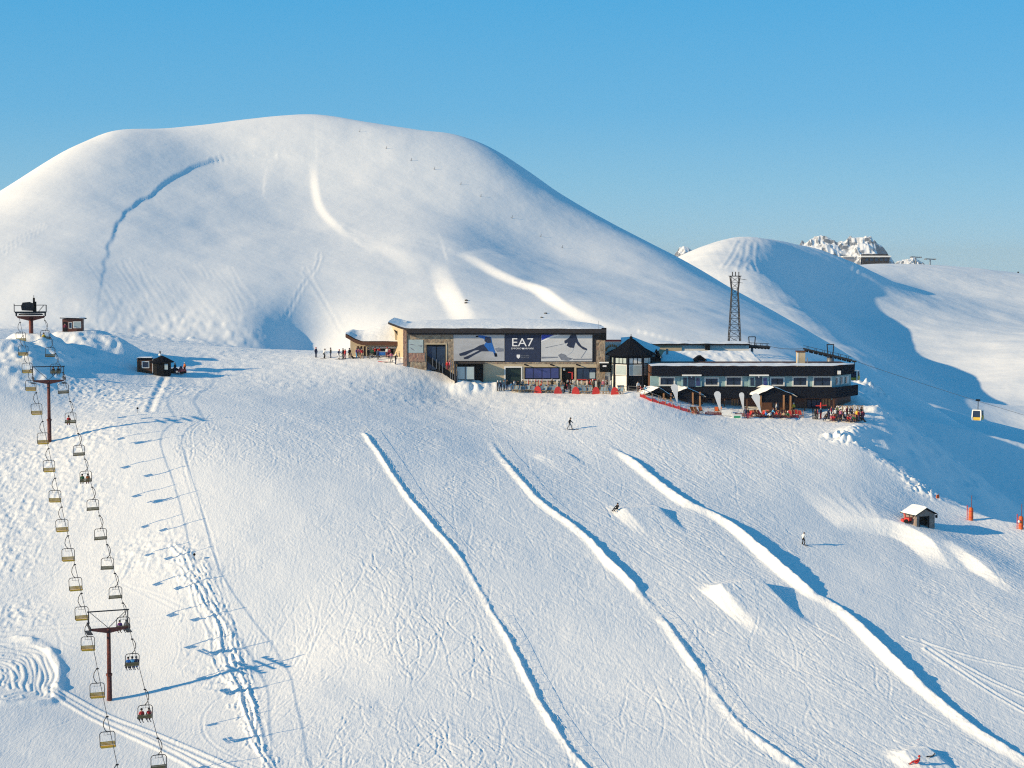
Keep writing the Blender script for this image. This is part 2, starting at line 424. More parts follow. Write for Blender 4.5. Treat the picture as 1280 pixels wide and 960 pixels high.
band = np.exp(-((d + 2.2) / 2.2) ** 2) * sstep(-12, -6, -np.abs(Y - 262) + 0) 
_cl = np.clip(vnoise(X, Y, 1.5, 8), 0, 1) * .7 + np.clip(vnoise(X, Y, .7, 9) - .1, 0, 1) * 1.1 + np.clip(vnoise(X, Y, .4, 10) - .1, 0, 1)
N1.R += band * .55 * _cl * np.clip(.5 + 1.3 * vnoise(X, Y, 5, 17), .05, 1.5)
# --- ski tracks: hundreds of carved turns running down the fall line
def downhill(x, y):
    e = 2.0
    gx = bilin(MAC, MX0, MY0, 1.0, x + e, y) - bilin(MAC, MX0, MY0, 1.0, x - e, y)
    gy = bilin(MAC, MX0, MY0, 1.0, x, y + e) - bilin(MAC, MX0, MY0, 1.0, x, y - e)
    n = np.hypot(gx, gy) + 1e-6
    return -gx / n, -gy / n
def ski_tracks(n, box, lenr, ampr, waver, drift, seed, keep=None, jitter=.5):
    r = np.random.default_rng(seed)
    x = r.uniform(box[0], box[1], n); y = r.uniform(box[2], box[3], n)
    if keep is not None:
        m = keep(x, y); x, y = x[m], y[m]; n = len(x)
    L = r.uniform(*lenr, n); A = r.uniform(*ampr, n); W = r.uniform(*waver, n); ph = r.uniform(0, 6.28, n); off = r.normal(drift, jitter, n)
    st = .18; steps = int(lenr[1] / st)
    out = []
    for k in range(steps):
        live = k * st < L
        dx, dy = downhill(x, y)
        ang = np.arctan2(dy, dx) + off * .6 + np.arctan(A * 6.28 / W * np.cos(ph + k * st * 6.28 / W))
        x = x + np.cos(ang) * st; y = y + np.sin(ang) * st
        out.append(np.stack([x[live], y[live]], 1))
    return np.concatenate(out)
def right_of_lift(x, y): return (x / y * FPX + 640) > 250
def right_side(x, y): return (x / y * FPX + 640) > 760
def left_mess(x, y): return ((x / y * FPX + 640) > 215) & ((x / y * FPX + 640) < 620)
_before = N1.R.copy()
N1.grooves(ski_tracks(260, (-50, 70, 165, 290), (8, 34), (.3, 2.0), (16, 34), .1, 21, right_of_lift, .3), .06, .13, .4)
N1.grooves(ski_tracks(3600, (-45, 75, 160, 285), (1.2, 5), (.1, .6), (7, 14), .3, 22, right_of_lift, .45), .06, .10, .4)
N1.grooves(ski_tracks(3200, (-50, 5, 160, 270), (.8, 3.2), (.2, .8), (5, 11), .2, 23, left_mess, .95), .075, .10, .45)
N1.grooves(ski_tracks(1100, (5, 85, 175, 280), (3, 16), (.1, .6), (14, 30), .42, 24, right_side, .2), .055, .11, .35)
N1.grooves(ski_tracks(60, (-92, -45, 162, 240), (4, 14), (.3, 1.4), (8, 16), .3, 25, None, .8), .03, .2)
_use = np.clip(.85 + .7 * vnoise(X, Y, 14, 15) + .4 * vnoise(X, Y, 4, 16), .25, 1.6)
N1.R = _before + (N1.R - _before) * _use
N1.R += (.022 * np.clip(vnoise(X, Y, .55, 13), -.2, 1) + .016 * vnoise(X, Y, .33, 14)) * (X / Y * FPX + 640 > 215) * np.clip(_use, .4, 1.2)
# --- single machine and ski tracks on the left
def lines(polys, depth, width, lip=.7):
    pts = [dense(hits(p), .1)[0] for p in polys]
    N1.grooves(np.concatenate(pts), depth, width, lip)
lines([[(0, 806), (60, 797), (160, 786), (262, 770)], [(0, 790), (70, 787), (165, 779), (265, 763)],
       [(62, 860), (110, 886), (200, 922), (300, 968)], [(66, 867), (120, 897), (215, 940), (270, 975)]], .11, .30, 1.2)
lines([[(288, 865), (262, 880), (250, 905), (262, 930), (300, 950), (340, 965)], [(160, 700), (150, 722), (130, 740), (95, 760), (60, 775)], [(166, 702), (156, 724), (136, 744)],
       [(165, 735), (200, 745), (240, 765)], [(150, 728), (190, 748), (235, 770)], [(0, 660), (40, 650), (110, 648)], [(85, 700), (60, 725), (20, 745)], [(210, 650), (220, 690), (222, 730)],
       [(232, 560), (240, 610), (262, 660), (275, 720), (300, 800), (322, 880), (345, 960)], [(224, 545), (232, 600), (252, 650)]], .045, .18, .6)
strand = [(226, 684), (236, 700), (243, 720), (258, 738), (268, 758), (280, 782), (285, 806), (288, 828), (296, 842), (302, 860), (310, 890), (318, 912), (324, 935), (338, 966)]
def strands(n, jx, jy, dep, wid):
    out = []
    for _ in range(n):
        o = rnd.uniform(-jx, jx); i0 = rnd.randint(0, 5); i1 = rnd.randint(8, 14); pl = []
        for px, py in strand[i0:i1]:
            o = .55 * o + rnd.uniform(-jx, jx) * .7; pl.append((px + o * (1.25 if py < 850 else .6), py + rnd.uniform(-jy, jy)))
        out.append(pl)
    lines(out, dep, wid, .8)
strands(8, 15, 6, .12, .17); strands(9, 13, 6, .09, .12); strands(4, 8, 3, .16, .2)
foot = []
for _ in range(150):
    k = rnd.uniform(0, len(strand) - 1.01); i = int(k); q = k - i
    px = strand[i][0] * (1 - q) + strand[i + 1][0] * q + rnd.gauss(0, 9); py = strand[i][1] * (1 - q) + strand[i + 1][1] * q
    foot.append([(px, py), (px + rnd.uniform(-3, 3), py + rnd.uniform(1, 5)), (px + rnd.uniform(-4, 4), py + rnd.uniform(4, 8))])
lines(foot, .11, .15, .8)
lines([[(1135, 797), (1200, 820), (1285, 838)], [(1150, 800), (1210, 838), (1285, 872)], [(1160, 812), (1230, 860), (1290, 895)]], .13, .26, .8)
lines([[(206, 472), (200, 484), (195, 494), (191, 503), (187, 514)]], .20, .5, .35)
# --- the groomer's raked patch in the corner
edge = [(-30, 800), (20, 800), (50, 805), (70, 823), (77, 846), (70, 866), (74, 880), (20, 882), (-30, 878)]
N1.ridge(hits(edge), lambda d, s, L, v: .32 * np.exp(-(d / .5) ** 2) * (1 + .5 * vnoise(s, d, 1.2, 91)), 2.5)
arcs = []
for q in np.linspace(.2, .95, 13):
    arcs.append([(-20 + (px + 20) * (q + rnd.uniform(-.03, .03)) + rnd.uniform(-1.5, 1.5), 850 + (py - 850) * q + rnd.uniform(-3, 3)) for px, py in [(-28, 806), (0, 805), (20, 806), (48, 810), (60, 818), (66, 826), (73, 846), (64, 862), (72, 876), (45, 877), (20, 878)][rnd.randint(0, 3):11 - rnd.randint(0, 3)]])
lines(arcs, .13, .2, .7)
# --- footprints and grooves of the queue's trampled snow
w = (Y > 268)
N1.R += np.where(w, .05 * vnoise(X, Y, .9, 12) * sstep(268, 276, Y), 0)

# --- the big hill
N2 = Raster(-205.0, 150.0, 331.0, 565.0, .45)
def scarp(h, up, decay):
    def f(d, s, L, v):
        k = v[0] * h
        return k * np.where(d < up, sstep(-up * .2, up, d), 1) * np.exp(-np.maximum(d - up, 0) / decay)
    return f
# avalanche crown: the slab is gone on the right of the line
def crown(d, s, L, v):
    return -v[0] * sstep(-.35, .35, d + .5 * vnoise(s, d * .3, 5, 77)) * np.exp(-np.maximum(d, 0) / 11.0)
N2.ridge(hits([(128, 345), (135, 310), (142, 290), (152, 268), (180, 247), (215, 222), (240, 207), (265, 197), (300, 193), (332, 190), (352, 193)]), crown, 34, vals=[.1, .15, .25, .22, .34, .38, .36, .4, .45, .4, .1])
def rim(wl, decay):
    def f(d, s, L, v):
        d = -d
        return v[0] * np.where(d < 0, sstep(-wl, .3, d), np.exp(-(np.maximum(d, 0) / decay) ** 1.4))
    return f
N2.ridge(hits([(396, 200), (397, 225), (402, 250), (420, 268), (440, 284)]), rim(2.2, 12), 30, vals=[.05, .6, .6, .5, .1])
N2.ridge(hits([(575, 318), (590, 324), (608, 334), (625, 344), (650, 357), (680, 367), (692, 378), (712, 390), (745, 402), (790, 412)]), rim(3.0, 16), 40, vals=[.1, .6, .9, 1.0, 1.1, 1.5, 1.6, 1.2, .7, .2])
N2.ridge(hits([(560, 330), (566, 350), (575, 372), (590, 395), (600, 410)]), rim(5.0, 18), 40, vals=[.1, .9, 1.6, 1.3, .2])
N2.ridge(hits([(470, 290), (500, 305), (525, 325), (540, 350)]), rim(6.0, 16), 30, vals=[.1, .6, .6, .1])
x, y = hit(382, 404); N2.R += -6.6 * np.exp(-((N2.X - x) ** 2 / 11.0 ** 2 + (N2.Y - y) ** 2 / 17 ** 2))
x, y = hit(340, 398); N2.R += 1.6 * np.exp(-((N2.X - x) ** 2 / 8 ** 2 + (N2.Y - y) ** 2 / 14 ** 2))
x, y = hit(380, 290); N2.R += -3.2 * np.exp(-((N2.X - x) ** 2 / 25 ** 2 + (N2.Y - y) ** 2 / 40 ** 2))
N2.R += .30 * vnoise(N2.X, N2.Y, 18, 71) + .10 * vnoise(N2.X, N2.Y, 6, 72)
def hill_lines(polys, depth, width, lip=.6):
    N2.grooves(np.concatenate([dense(hits(p), .25)[0] for p in polys]), depth, width, lip)
hill_lines([[(400, 300), (398, 320), (380, 340), (366, 365), (350, 385), (318, 405)], [(382, 320), (395, 345), (410, 365), (428, 390)], [(380, 325), (398, 352), (420, 378)],
            [(0, 314), (28, 296), (56, 280)], [(3, 318), (30, 300), (58, 283)]], .10, .32)
hill_lines([[(262, 199), (282, 195), (302, 193), (332, 190), (345, 192)]], .30, .38, .5)
slide = []
for k in range(46):
    px = rnd.uniform(105, 300); py = rnd.uniform(320, 405); n = rnd.uniform(10, 70)
    slide.append([(px, py), (px + n * .35 + rnd.uniform(-3, 3), py + n * .5), (px + n * .62 + rnd.uniform(-4, 4), min(py + n, 418))])
hill_lines(slide, .06, .32)
# debris at the foot
x0, y0 = hit(230, 412)
deb = np.exp(-((N2.X - x0) / 22) ** 2 - ((N2.Y - y0) / 9) ** 2)
N2.R += deb * (.22 * np.abs(vnoise(N2.X, N2.Y, 2.6, 75)) + .25 * np.clip(vnoise(N2.X, N2.Y, 1.4, 76), 0, 1))
x0, y0 = hit(600, 400)

# --- groomed lanes over the second hill's crown
N3 = Raster(70.0, 260.0, 800.0, 1120.0, .8)
def far_line(pl): return dense([P(px, py, Y)[:2] for px, py, Y in pl], .5)[0]
N3.grooves(np.concatenate([far_line(p) for p in [[(926, 294, 985), (917, 312, 950), (905, 334, 905)], [(943, 293, 985), (940, 310, 955), (946, 334, 905)], [(934, 293, 985), (930, 315, 945), (925, 336, 900)], [(940, 310, 955), (930, 322, 930), (928, 336, 900)],
            [(1062, 335, 1090), (1072, 345, 1060), (1070, 356, 1020), (1056, 366, 985)]]]), .24, 1.0, .8)
def add_detail(x, y, z):
    out = z + N1.at(x, y) + N2.at(x, y) + N3.at(x, y)
    kx, ky = N1_shade_knoll
    out = out + 7.5 * np.exp(-((x - kx) / 4.2) ** 2 - ((y - ky) / 6.0) ** 2)
    out = out + sstep(470, 620, y) * sstep(30, 90, x) * (.9 * vnoise(x, y, 40, 81) + .35 * vnoise(x, y, 13, 82))
    return out
GZ = add_detail(GX, GY, GZ)
def grid_object(name, mask, mat):
    nr, nc = GX.shape
    idx = np.arange(nr * nc).reshape(nr, nc)
    q = np.stack([idx[:-1, :-1], idx[:-1, 1:], idx[1:, 1:], idx[1:, :-1]], -1)[mask]
    q = q.reshape(-1, 4)
    used, inv = np.unique(q, return_inverse=True)
    q = inv.reshape(-1, 4)
    co = np.stack([GX.ravel()[used], GY.ravel()[used], GZ.ravel()[used]], -1).astype(np.float32)
    me = bpy.data.meshes.new(name)
    me.vertices.add(len(co)); me.vertices.foreach_set('co', co.ravel())
    me.loops.add(q.size); me.loops.foreach_set('vertex_index', q.ravel().astype(np.int32))
    me.polygons.add(len(q))
    me.polygons.foreach_set('loop_start', np.arange(0, q.size, 4, dtype=np.int32))
    me.polygons.foreach_set('loop_total', np.full(len(q), 4, np.int32))
    me.polygons.foreach_set('use_smooth', np.ones(len(q), bool))
    me.update(calc_edges=True)
    me.materials.append(mat)
    o = bpy.data.objects.new(name, me); COL.objects.link(o)
    o['kind'] = 'structure'
    return o
_cx = (GX[:-1, :-1] + GX[1:, 1:]) / 2; _cy = (GY[:-1, :-1] + GY[1:, 1:]) / 2
_beyond = seg_signed(_cx, _cy, CREST_EXT) > 3
_s = T_S(_cx, _cy); _h = T_H(_cx, _cy)
_hill = ((_h > _s - .3) & (_cy > 330) & (_cy < 580) & ~(_beyond & (T_V(_cx, _cy) > _h))) | ((_cy > 345) & (_cx < 40) & (_cy < 580))
_valley = (~_hill) & (_beyond | (_cy > 345))
o = grid_object('ski_slope', ~_hill & ~_valley, M_PISTE); o['label'] = 'groomed and tracked white ski slope in the foreground'
o = grid_object('snow_hill', _hill, M_POWDER); o['label'] = 'big rounded white hill behind the station with an avalanche scar'
o = grid_object('valley_slope', _valley, M_FAR); o['label'] = 'far snowy slopes half in blue shade right of the hotel'
me = bpy.data.meshes.new('ground')
me.from_pydata([(-9000, -9000, -76), (9000, -9000, -76), (9000, 9000, -76), (-9000, 9000, -76)], [], [(0, 1, 2, 3)])
me.materials.append(M_FAR)
o = bpy.data.objects.new('ground', me); COL.objects.link(o); o['kind'] = 'structure'; o['label'] = 'wide snow covered land around the hills'
def ground(x, y):
    """height of the finished snow surface"""
    j = min(max(int(np.searchsorted(YS, y)) - 1, 0), len(YS) - 2)
    fy = (y - YS[j]) / (YS[j + 1] - YS[j])
    def rowz(jj):
        return np.interp(x / y, US, GZ[jj])
    return float(rowz(j) * (1 - fy) + rowz(j + 1) * fy)
def spot(px, py, **kw):
    """the point of the snow seen at a place in the photograph"""
    x, y = hit(px, py, **kw)
    for _ in range(3):                      # settle on the finished surface
        a, b = ray(px, py)
        z = ground(a * y, y)
        s = (bilin(MAC, MX0, MY0, 1.0, a * y, y + .5) - bilin(MAC, MX0, MY0, 1.0, a * y, y - .5)) - b
        y = y + float(np.clip(-(z - b * y) / (s + (.02 if abs(s) < .02 else 0)), -3, 3))
    return Vector((ray(px, py)[0] * y, y, ground(ray(px, py)[0] * y, y)))
# ---------------------------------------------------------------- building helpers
def mat(name, col, rough=.7, var=.12, scale=2.0, stretch=(1, 1, 1), bump=0.0, metal=0.0, spec=.3):
    m, n, b = new_mat(name)
    b.inputs['Roughness'].default_value = rough; b.inputs['Metallic'].default_value = metal
    b.inputs['Specular IOR Level'].default_value = spec
    tc = n.nodes.new('ShaderNodeTexCoord'); mp = n.nodes.new('ShaderNodeMapping'); mp.inputs['Scale'].default_value = stretch
    nz = n.nodes.new('ShaderNodeTexNoise'); nz.inputs['Scale'].default_value = scale; nz.inputs['Detail'].default_value = 4
    rp = n.nodes.new('ShaderNodeValToRGB')
    rp.color_ramp.elements[0].position = .3; rp.color_ramp.elements[1].position = .7
    rp.color_ramp.elements[0].color = (*[max(0, c * (1 - var)) for c in col], 1); rp.color_ramp.elements[1].color = (*[min(.95, c * (1 + var)) for c in col], 1)
    n.links.new(tc.outputs['Object'], mp.inputs['Vector']); n.links.new(mp.outputs['Vector'], nz.inputs['Vector'])
    n.links.new(nz.outputs['Fac'], rp.inputs['Fac']); n.links.new(rp.outputs['Color'], b.inputs['Base Color'])
    if bump:
        bp = n.nodes.new('ShaderNodeBump'); bp.inputs['Distance'].default_value = bump
        n.links.new(nz.outputs['Fac'], bp.inputs['Height']); n.links.new(bp.outputs['Normal'], b.inputs['Normal'])
    return m
def stone_mat(name, cols, scale):
    m, n, b = new_mat(name); b.inputs['Roughness'].default_value = .9
    tc = n.nodes.new('ShaderNodeTexCoord'); v = n.nodes.new('ShaderNodeTexVoronoi'); v.inputs['Scale'].default_value = scale
    sp = n.nodes.new('ShaderNodeSeparateColor'); rp = n.nodes.new('ShaderNodeValToRGB')
    while len(rp.color_ramp.elements) < len(cols): rp.color_ramp.elements.new(.5)
    for k, (e, c) in enumerate(zip(rp.color_ramp.elements, cols)): e.position = k / (len(cols) - 1); e.color = (*c, 1)
    bp = n.nodes.new('ShaderNodeBump'); bp.inputs['Distance'].default_value = .06; bp.invert = True
    n.links.new(tc.outputs['Object'], v.inputs['Vector']); n.links.new(v.outputs['Color'], sp.inputs['Color'])
    n.links.new(sp.outputs['Red'], rp.inputs['Fac']); n.links.new(rp.outputs['Color'], b.inputs['Base Color'])
    n.links.new(v.outputs['Distance'], bp.inputs['Height']); n.links.new(bp.outputs['Normal'], b.inputs['Normal'])
    return m
M_ROOFSNOW = snow_material('roof snow', [(1.2, .10, 3, (1, 1, 1))])
M = dict(
    red_steel=mat('rusty red steel', (.16, .045, .035), .6, .25, 3), dark_steel=mat('dark steel', (.035, .035, .04), .5, .2, 4, metal=.3), grey_steel=mat('galvanised steel', (.22, .23, .25), .45, .15, 4, metal=.5),
    cable=mat('steel rope', (.07, .07, .075), .5, .1, 9, metal=.4), ochre=mat('yellow wood slats', (.74, .42, .04), .6, .2, 6, (1, 8, 8)), olive=mat('olive brown wood slats', (.20, .15, .07), .7, .2, 6, (1, 8, 8)),  # olive: darker, browner slats for the right-hand chairs
    cream=mat('cream render', (.52, .43, .30), .85, .06, 1.2), white=mat('white paint', (.78, .77, .74), .6, .05, 2), teal=mat('pale teal wall', (.30, .46, .49), .75, .08, 1.5), darkwood=mat('dark stained wood', (.009, .011, .019), .85, .3, 3, (.5, .5, 6), spec=.06),
    brown=mat('brown wood', (.11, .05, .03), .75, .3, 3, (6, 6, .7)), redbrown=mat('red brown boards', (.15, .06, .045), .7, .25, 3, (1, 1, 7)), pine=mat('light pine wood', (.40, .20, .09), .65, .2, 4, (5, 5, .7)), fascia=mat('grey brown fascia', (.035, .032, .036), .8, .15, 2, spec=.1),
    black=mat('black panel', (.005, .0055, .008), .6, .15, 2, spec=.1), night=mat('dark blue black panel', (.014, .017, .03), .4, .1, 1), ink=mat('navy print', (.02, .03, .07), .6, .2, 3), glass=mat('dark glass with reflection tint', (.02, .04, .085), .12, .3, .8, spec=.3), paleglass=mat('pale glass', (.38, .46, .48), .12, .1, .6, spec=.6),  # glass: a bluish reflection is put into the base colour
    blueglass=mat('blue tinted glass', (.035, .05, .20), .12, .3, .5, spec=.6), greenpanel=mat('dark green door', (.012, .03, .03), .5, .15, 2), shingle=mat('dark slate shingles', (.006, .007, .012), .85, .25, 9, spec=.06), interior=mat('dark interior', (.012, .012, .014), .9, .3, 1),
    poster=mat('poster snow print', (.42, .43, .46), .6, .10, .5, (1, 1, 3)), posterwhite=mat('poster bright snow print', (.55, .56, .58), .6, .07, .6), printblue=mat('blue print', (.02, .13, .45), .6, .15, 3), printroyal=mat('royal blue print', (.03, .06, .42), .6, .1, 2), printgrey=mat('grey print', (.20, .22, .27), .6, .2, 2), letter=mat('white lettering', (.82, .82, .84), .6, .02, 2),
    red=mat('red plastic', (.55, .04, .035), .5, .12, 3), orange=mat('orange padding', (.62, .12, .03), .6, .12, 3), pink=mat('faded pink canvas', (.55, .20, .20), .8, .12, 3), blueslate=mat('slate blue canvas', (.20, .29, .36), .8, .12, 3), rednet=mat('red safety net', (.42, .025, .03), .7, .2, 6), yellow=mat('yellow paint', (.62, .42, .06), .5, .1, 3),
    skin=mat('skin', (.50, .30, .22), .6, .05, 5), rock=mat('dark rock', (.10, .095, .09), .9, .3, 3, bump=.05), banner=mat('white banner cloth', (.66, .67, .69), .7, .04, 2), tan=mat('tan wood trellis', (.36, .24, .12), .7, .2, 5), orangeprint=mat('orange print', (.60, .24, .10), .7, .2, 4), green=mat('green cloth', (.04, .30, .16), .7, .1, 3),
)
M['stone'] = stone_mat('rubble stone wall', [(.16, .12, .09), (.34, .26, .18), (.24, .20, .16), (.40, .33, .24), (.28, .18, .13)], 2.6)
M['redstone'] = stone_mat('reddish stone wall', [(.30, .15, .12), (.36, .22, .16), (.26, .18, .15)], 3.0)
M['greystone'] = stone_mat('grey stone hut wall', [(.16, .14, .13), (.26, .22, .20), (.20, .16, .14)], 3.0)
M['sunlitstone'] = stone_mat('pinkish sunlit stone', [(.26, .20, .18), (.30, .23, .21), (.22, .17, .16)], 3.0)  # the hut's sunward wall, its sunlit tone put into the colour

def mworld(o):
    m = o.matrix_basis.copy()
    while o.parent is not None:
        o = o.parent; m = o.matrix_basis @ m
    return m
class MB:
    """collects shapes and links them as one mesh object"""
    def __init__(self): self.v = []; self.f = []; self.mi = []; self.cur = 0
    def add(self, vs, fs):
        b = len(self.v); self.v += [tuple(p) for p in vs]
        for f in fs: self.f.append(tuple(b + i for i in f)); self.mi.append(self.cur)
        return self
    def box(self, x0, x1, y0, y1, z0, z1):
        v = [(x, y, z) for z in (z0, z1) for y in (y0, y1) for x in (x0, x1)]
        return self.add(v, [(0, 2, 3, 1), (4, 5, 7, 6), (0, 1, 5, 4), (2, 6, 7, 3), (0, 4, 6, 2), (1, 3, 7, 5)])
    def bar(self, p0, p1, w, h=None, up=(0, 0, 1)):
        p0 = Vector(p0); p1 = Vector(p1); h = h or w
        d = (p1 - p0).normalized(); u = Vector(up)
        if abs(d.dot(u)) > .99: u = Vector((0, 1, 0))
        s = d.cross(u).normalized(); t = s.cross(d).normalized()
        v = [p + s * a * w / 2 + t * c * h / 2 for p in (p0, p1) for a, c in ((-1, -1), (1, -1), (1, 1), (-1, 1))]
        return self.add(v, [(3, 2, 1, 0), (4, 5, 6, 7), (0, 1, 5, 4), (1, 2, 6, 5), (2, 3, 7, 6), (3, 0, 4, 7)])
    def tube(self, pts, r, n=6, caps=True):
        pts = [Vector(p) for p in pts]; rs = r if isinstance(r, (list, tuple)) else [r] * len(pts)
        vs = []; pu = None
        for k, p in enumerate(pts):
            d = ((pts[k + 1] if k < len(pts) - 1 else p) - (pts[k - 1] if k else p)).normalized()
            u = pu if pu is not None else (Vector((0, 0, 1)) if abs(d.z) < .9 else Vector((1, 0, 0)))
            s = d.cross(u).normalized(); t = s.cross(d).normalized(); pu = t
            for a in range(n):
                q = 2 * math.pi * a / n; vs.append(p + (s * math.cos(q) + t * math.sin(q)) * rs[k])
        fs = [(k * n + a, k * n + (a + 1) % n, (k + 1) * n + (a + 1) % n, (k + 1) * n + a) for k in range(len(pts) - 1) for a in range(n)]
        if caps: fs += [tuple(range(n))[::-1], tuple(range((len(pts) - 1) * n, len(pts) * n))]
        return self.add(vs, fs)
    def poly(self, pts, thick):
        """a flat outline thickened along a vector"""
        n = len(pts); t = Vector(thick); pts = [Vector(p) for p in pts]
        return self.add(pts + [p + t for p in pts], [tuple(range(n))[::-1], tuple(range(n, 2 * n))] + [(k, (k + 1) % n, n + (k + 1) % n, n + k) for k in range(n)])
    def lathe(self, prof, n=12, c=(0, 0, 0), a0=0.0):
        vs = [(c[0] + r * math.cos(a0 + 2 * math.pi * k / n), c[1] + r * math.sin(a0 + 2 * math.pi * k / n), c[2] + z) for r, z in prof for k in range(n)]
        fs = [(j * n + k, j * n + (k + 1) % n, (j + 1) * n + (k + 1) % n, (j + 1) * n + k) for j in range(len(prof) - 1) for k in range(n)]
        return self.add(vs, fs + [tuple(range(n))[::-1], tuple(range((len(prof) - 1) * n, len(prof) * n))])
    def grid(self, fn, nu, nv):
        vs = [fn(i / nu, j / nv) for j in range(nv + 1) for i in range(nu + 1)]
        return self.add(vs, [(j * (nu + 1) + i, j * (nu + 1) + i + 1, (j + 1) * (nu + 1) + i + 1, (j + 1) * (nu + 1) + i) for j in range(nv) for i in range(nu)])
    def build(self, name, m, parent=None, smooth=False, world=False):
        me = bpy.data.meshes.new(name)
        vs = self.v
        if world and parent is not None:
            inv = mworld(parent).inverted(); vs = [tuple(inv @ Vector(p)) for p in vs]
        me.from_pydata(vs, [], self.f)
        for k in (m if isinstance(m, (list, tuple)) else [m]): me.materials.append(k)
        if isinstance(m, (list, tuple)): me.polygons.foreach_set('material_index', self.mi)
        bm = bmesh.new(); bm.from_mesh(me); bmesh.ops.recalc_face_normals(bm, faces=bm.faces); bm.to_mesh(me); bm.free()
        if smooth:
            me.polygons.foreach_set('use_smooth', [True] * len(me.polygons))
        o = bpy.data.objects.new(name, me); COL.objects.link(o)
        if parent is not None: o.parent = parent
        return o
def tag(o, label, cat, group=None, kind=None):
    if label: o['label'] = label
    if cat: o['category'] = cat
    if group: o['group'] = group
    if kind: o['kind'] = kind
    return o
def thing(name, label, cat, loc, rz=0.0, group=None):
    o = bpy.data.objects.new(name, None); COL.objects.link(o)
    o.empty_display_size = .3
    o.location = loc; o.rotation_euler = (0, 0, rz)
    return tag(o, label, cat, group)
KIDS = {}
def copy_tree(o, parent=None):
    c = o.copy(); COL.objects.link(c)
    if parent is not None: c.parent = parent
    for ch in [k for k in o.children]: copy_tree(ch, c)
    return c
ORD = ['first', 'second', 'third', 'fourth', 'fifth', 'sixth', 'seventh', 'eighth', 'ninth', 'tenth', 'eleventh', 'twelfth', 'thirteenth', 'fourteenth', 'fifteenth', 'sixteenth', 'seventeenth', 'eighteenth', 'nineteenth', 'twentieth', 'twenty-first', 'twenty-second', 'twenty-third', 'twenty-fourth', 'twenty-fifth']
def W(px, py, Y): return Vector(P(px, py, Y))
def FX(px, Y): return (px - 640.0) / FPX * (Y * CP + 15 * SP) if False else P(px, 450, Y)[0]
def FZ(py, Y): return P(640, py, Y)[2]

# ---------------------------------------------------------------- people
J0 = dict(pelvis=(0, 0, .95), waist=(0, .0, 1.08), chest=(0, 0, 1.27), neck=(0, .0, 1.46), head=(0, .03, 1.58), crown=(0, .02, 1.70),
          sl=(-.18, 0, 1.40), el=(-.25, -.03, 1.14), wl=(-.25, .10, .92), hl=(-.24, .14, .84), tl=(-.20, .16, .88), sr=(.18, 0, 1.40), er=(.25, -.03, 1.14), wr=(.25, .10, .92), hr=(.24, .14, .84), tr=(.20, .16, .88),
          pl=(-.10, 0, .88), kl=(-.12, .04, .50), al=(-.12, -.02, .12), fl=(-.13, .16, .06), pr=(.10, 0, .88), kr=(.12, .04, .50), ar=(.12, -.02, .12), fr=(.13, .16, .06))
JR = dict(pelvis=.155, waist=.15, chest=.165, neck=.075, head=.105, crown=.085, sl=.085, el=.062, wl=.052, hl=.045, tl=.02, sr=.085, er=.062, wr=.052, hr=.045, tr=.02, pl=.105, kl=.075, al=.075, fl=.055, pr=.105, kr=.075, ar=.075, fr=.055)
BONES = [('pelvis', 'waist', 0), ('waist', 'chest', 0), ('chest', 'neck', 0), ('neck', 'head', 3), ('head', 'crown', 3), ('chest', 'sl', 0), ('sl', 'el', 0), ('el', 'wl', 0), ('wl', 'hl', 2), ('wl', 'tl', 2), ('chest', 'sr', 0), ('sr', 'er', 0), ('er', 'wr', 0), ('wr', 'hr', 2), ('wr', 'tr', 2),
         ('pelvis', 'pl', 1), ('pl', 'kl', 1), ('kl', 'al', 1), ('al', 'fl', 2), ('pelvis', 'pr', 1), ('pr', 'kr', 1), ('kr', 'ar', 1), ('ar', 'fr', 2)]
def body_mesh(name, **ch):
    J = dict(J0); J.update(ch)
    keys = list(J); me = bpy.data.meshes.new('tmp'); bm = bmesh.new()
    ly = bm.verts.layers.skin.verify(); vs = {}
    for k in keys:
        v = bm.verts.new(J[k]); v[ly].radius = (JR[k], JR[k]); v[ly].use_root = (k == 'pelvis'); vs[k] = v
    for a, b, _ in BONES: bm.edges.new((vs[a], vs[b]))
    bm.to_mesh(me); bm.free()
    o = bpy.data.objects.new('tmp', me); COL.objects.link(o)
    o.modifiers.new('s', 'SKIN'); sm = o.modifiers.new('u', 'SUBSURF'); sm.levels = 1; sm.render_levels = 1
    dg = bpy.context.evaluated_depsgraph_get(); dg.update()
    out = bpy.data.meshes.new_from_object(o.evaluated_get(dg)); out.name = name
    bpy.data.objects.remove(o, do_unlink=True)
    segs = [(Vector(J[a]), Vector(J[b]), z) for a, b, z in BONES]
    out.materials.clear()
    for k in ('red', 'ink', 'black', 'skin'): out.materials.append(M[k])
    for p in out.polygons:
        c = p.center; best = (9, 0)
        for a, b, z in segs:
            d = b - a; t = max(0, min(1, (c - a).dot(d) / d.length_squared)); q = (c - a - d * t).length
            if q < best[0]: best = (q, z)
        p.material_index = best[1]; p.use_smooth = True
    return out, J
POSES = {}
POSES['stand'] = body_mesh('person')
POSES['carry'] = body_mesh('person', el=(-.28, .05, 1.20), wl=(-.20, .22, 1.32), hl=(-.16, .24, 1.38), tl=(-.14, .25, 1.33), kl=(-.12, .12, .50), al=(-.12, .16, .12), fl=(-.13, .34, .07), ar=(.12, -.20, .12), fr=(.13, -.03, .06))
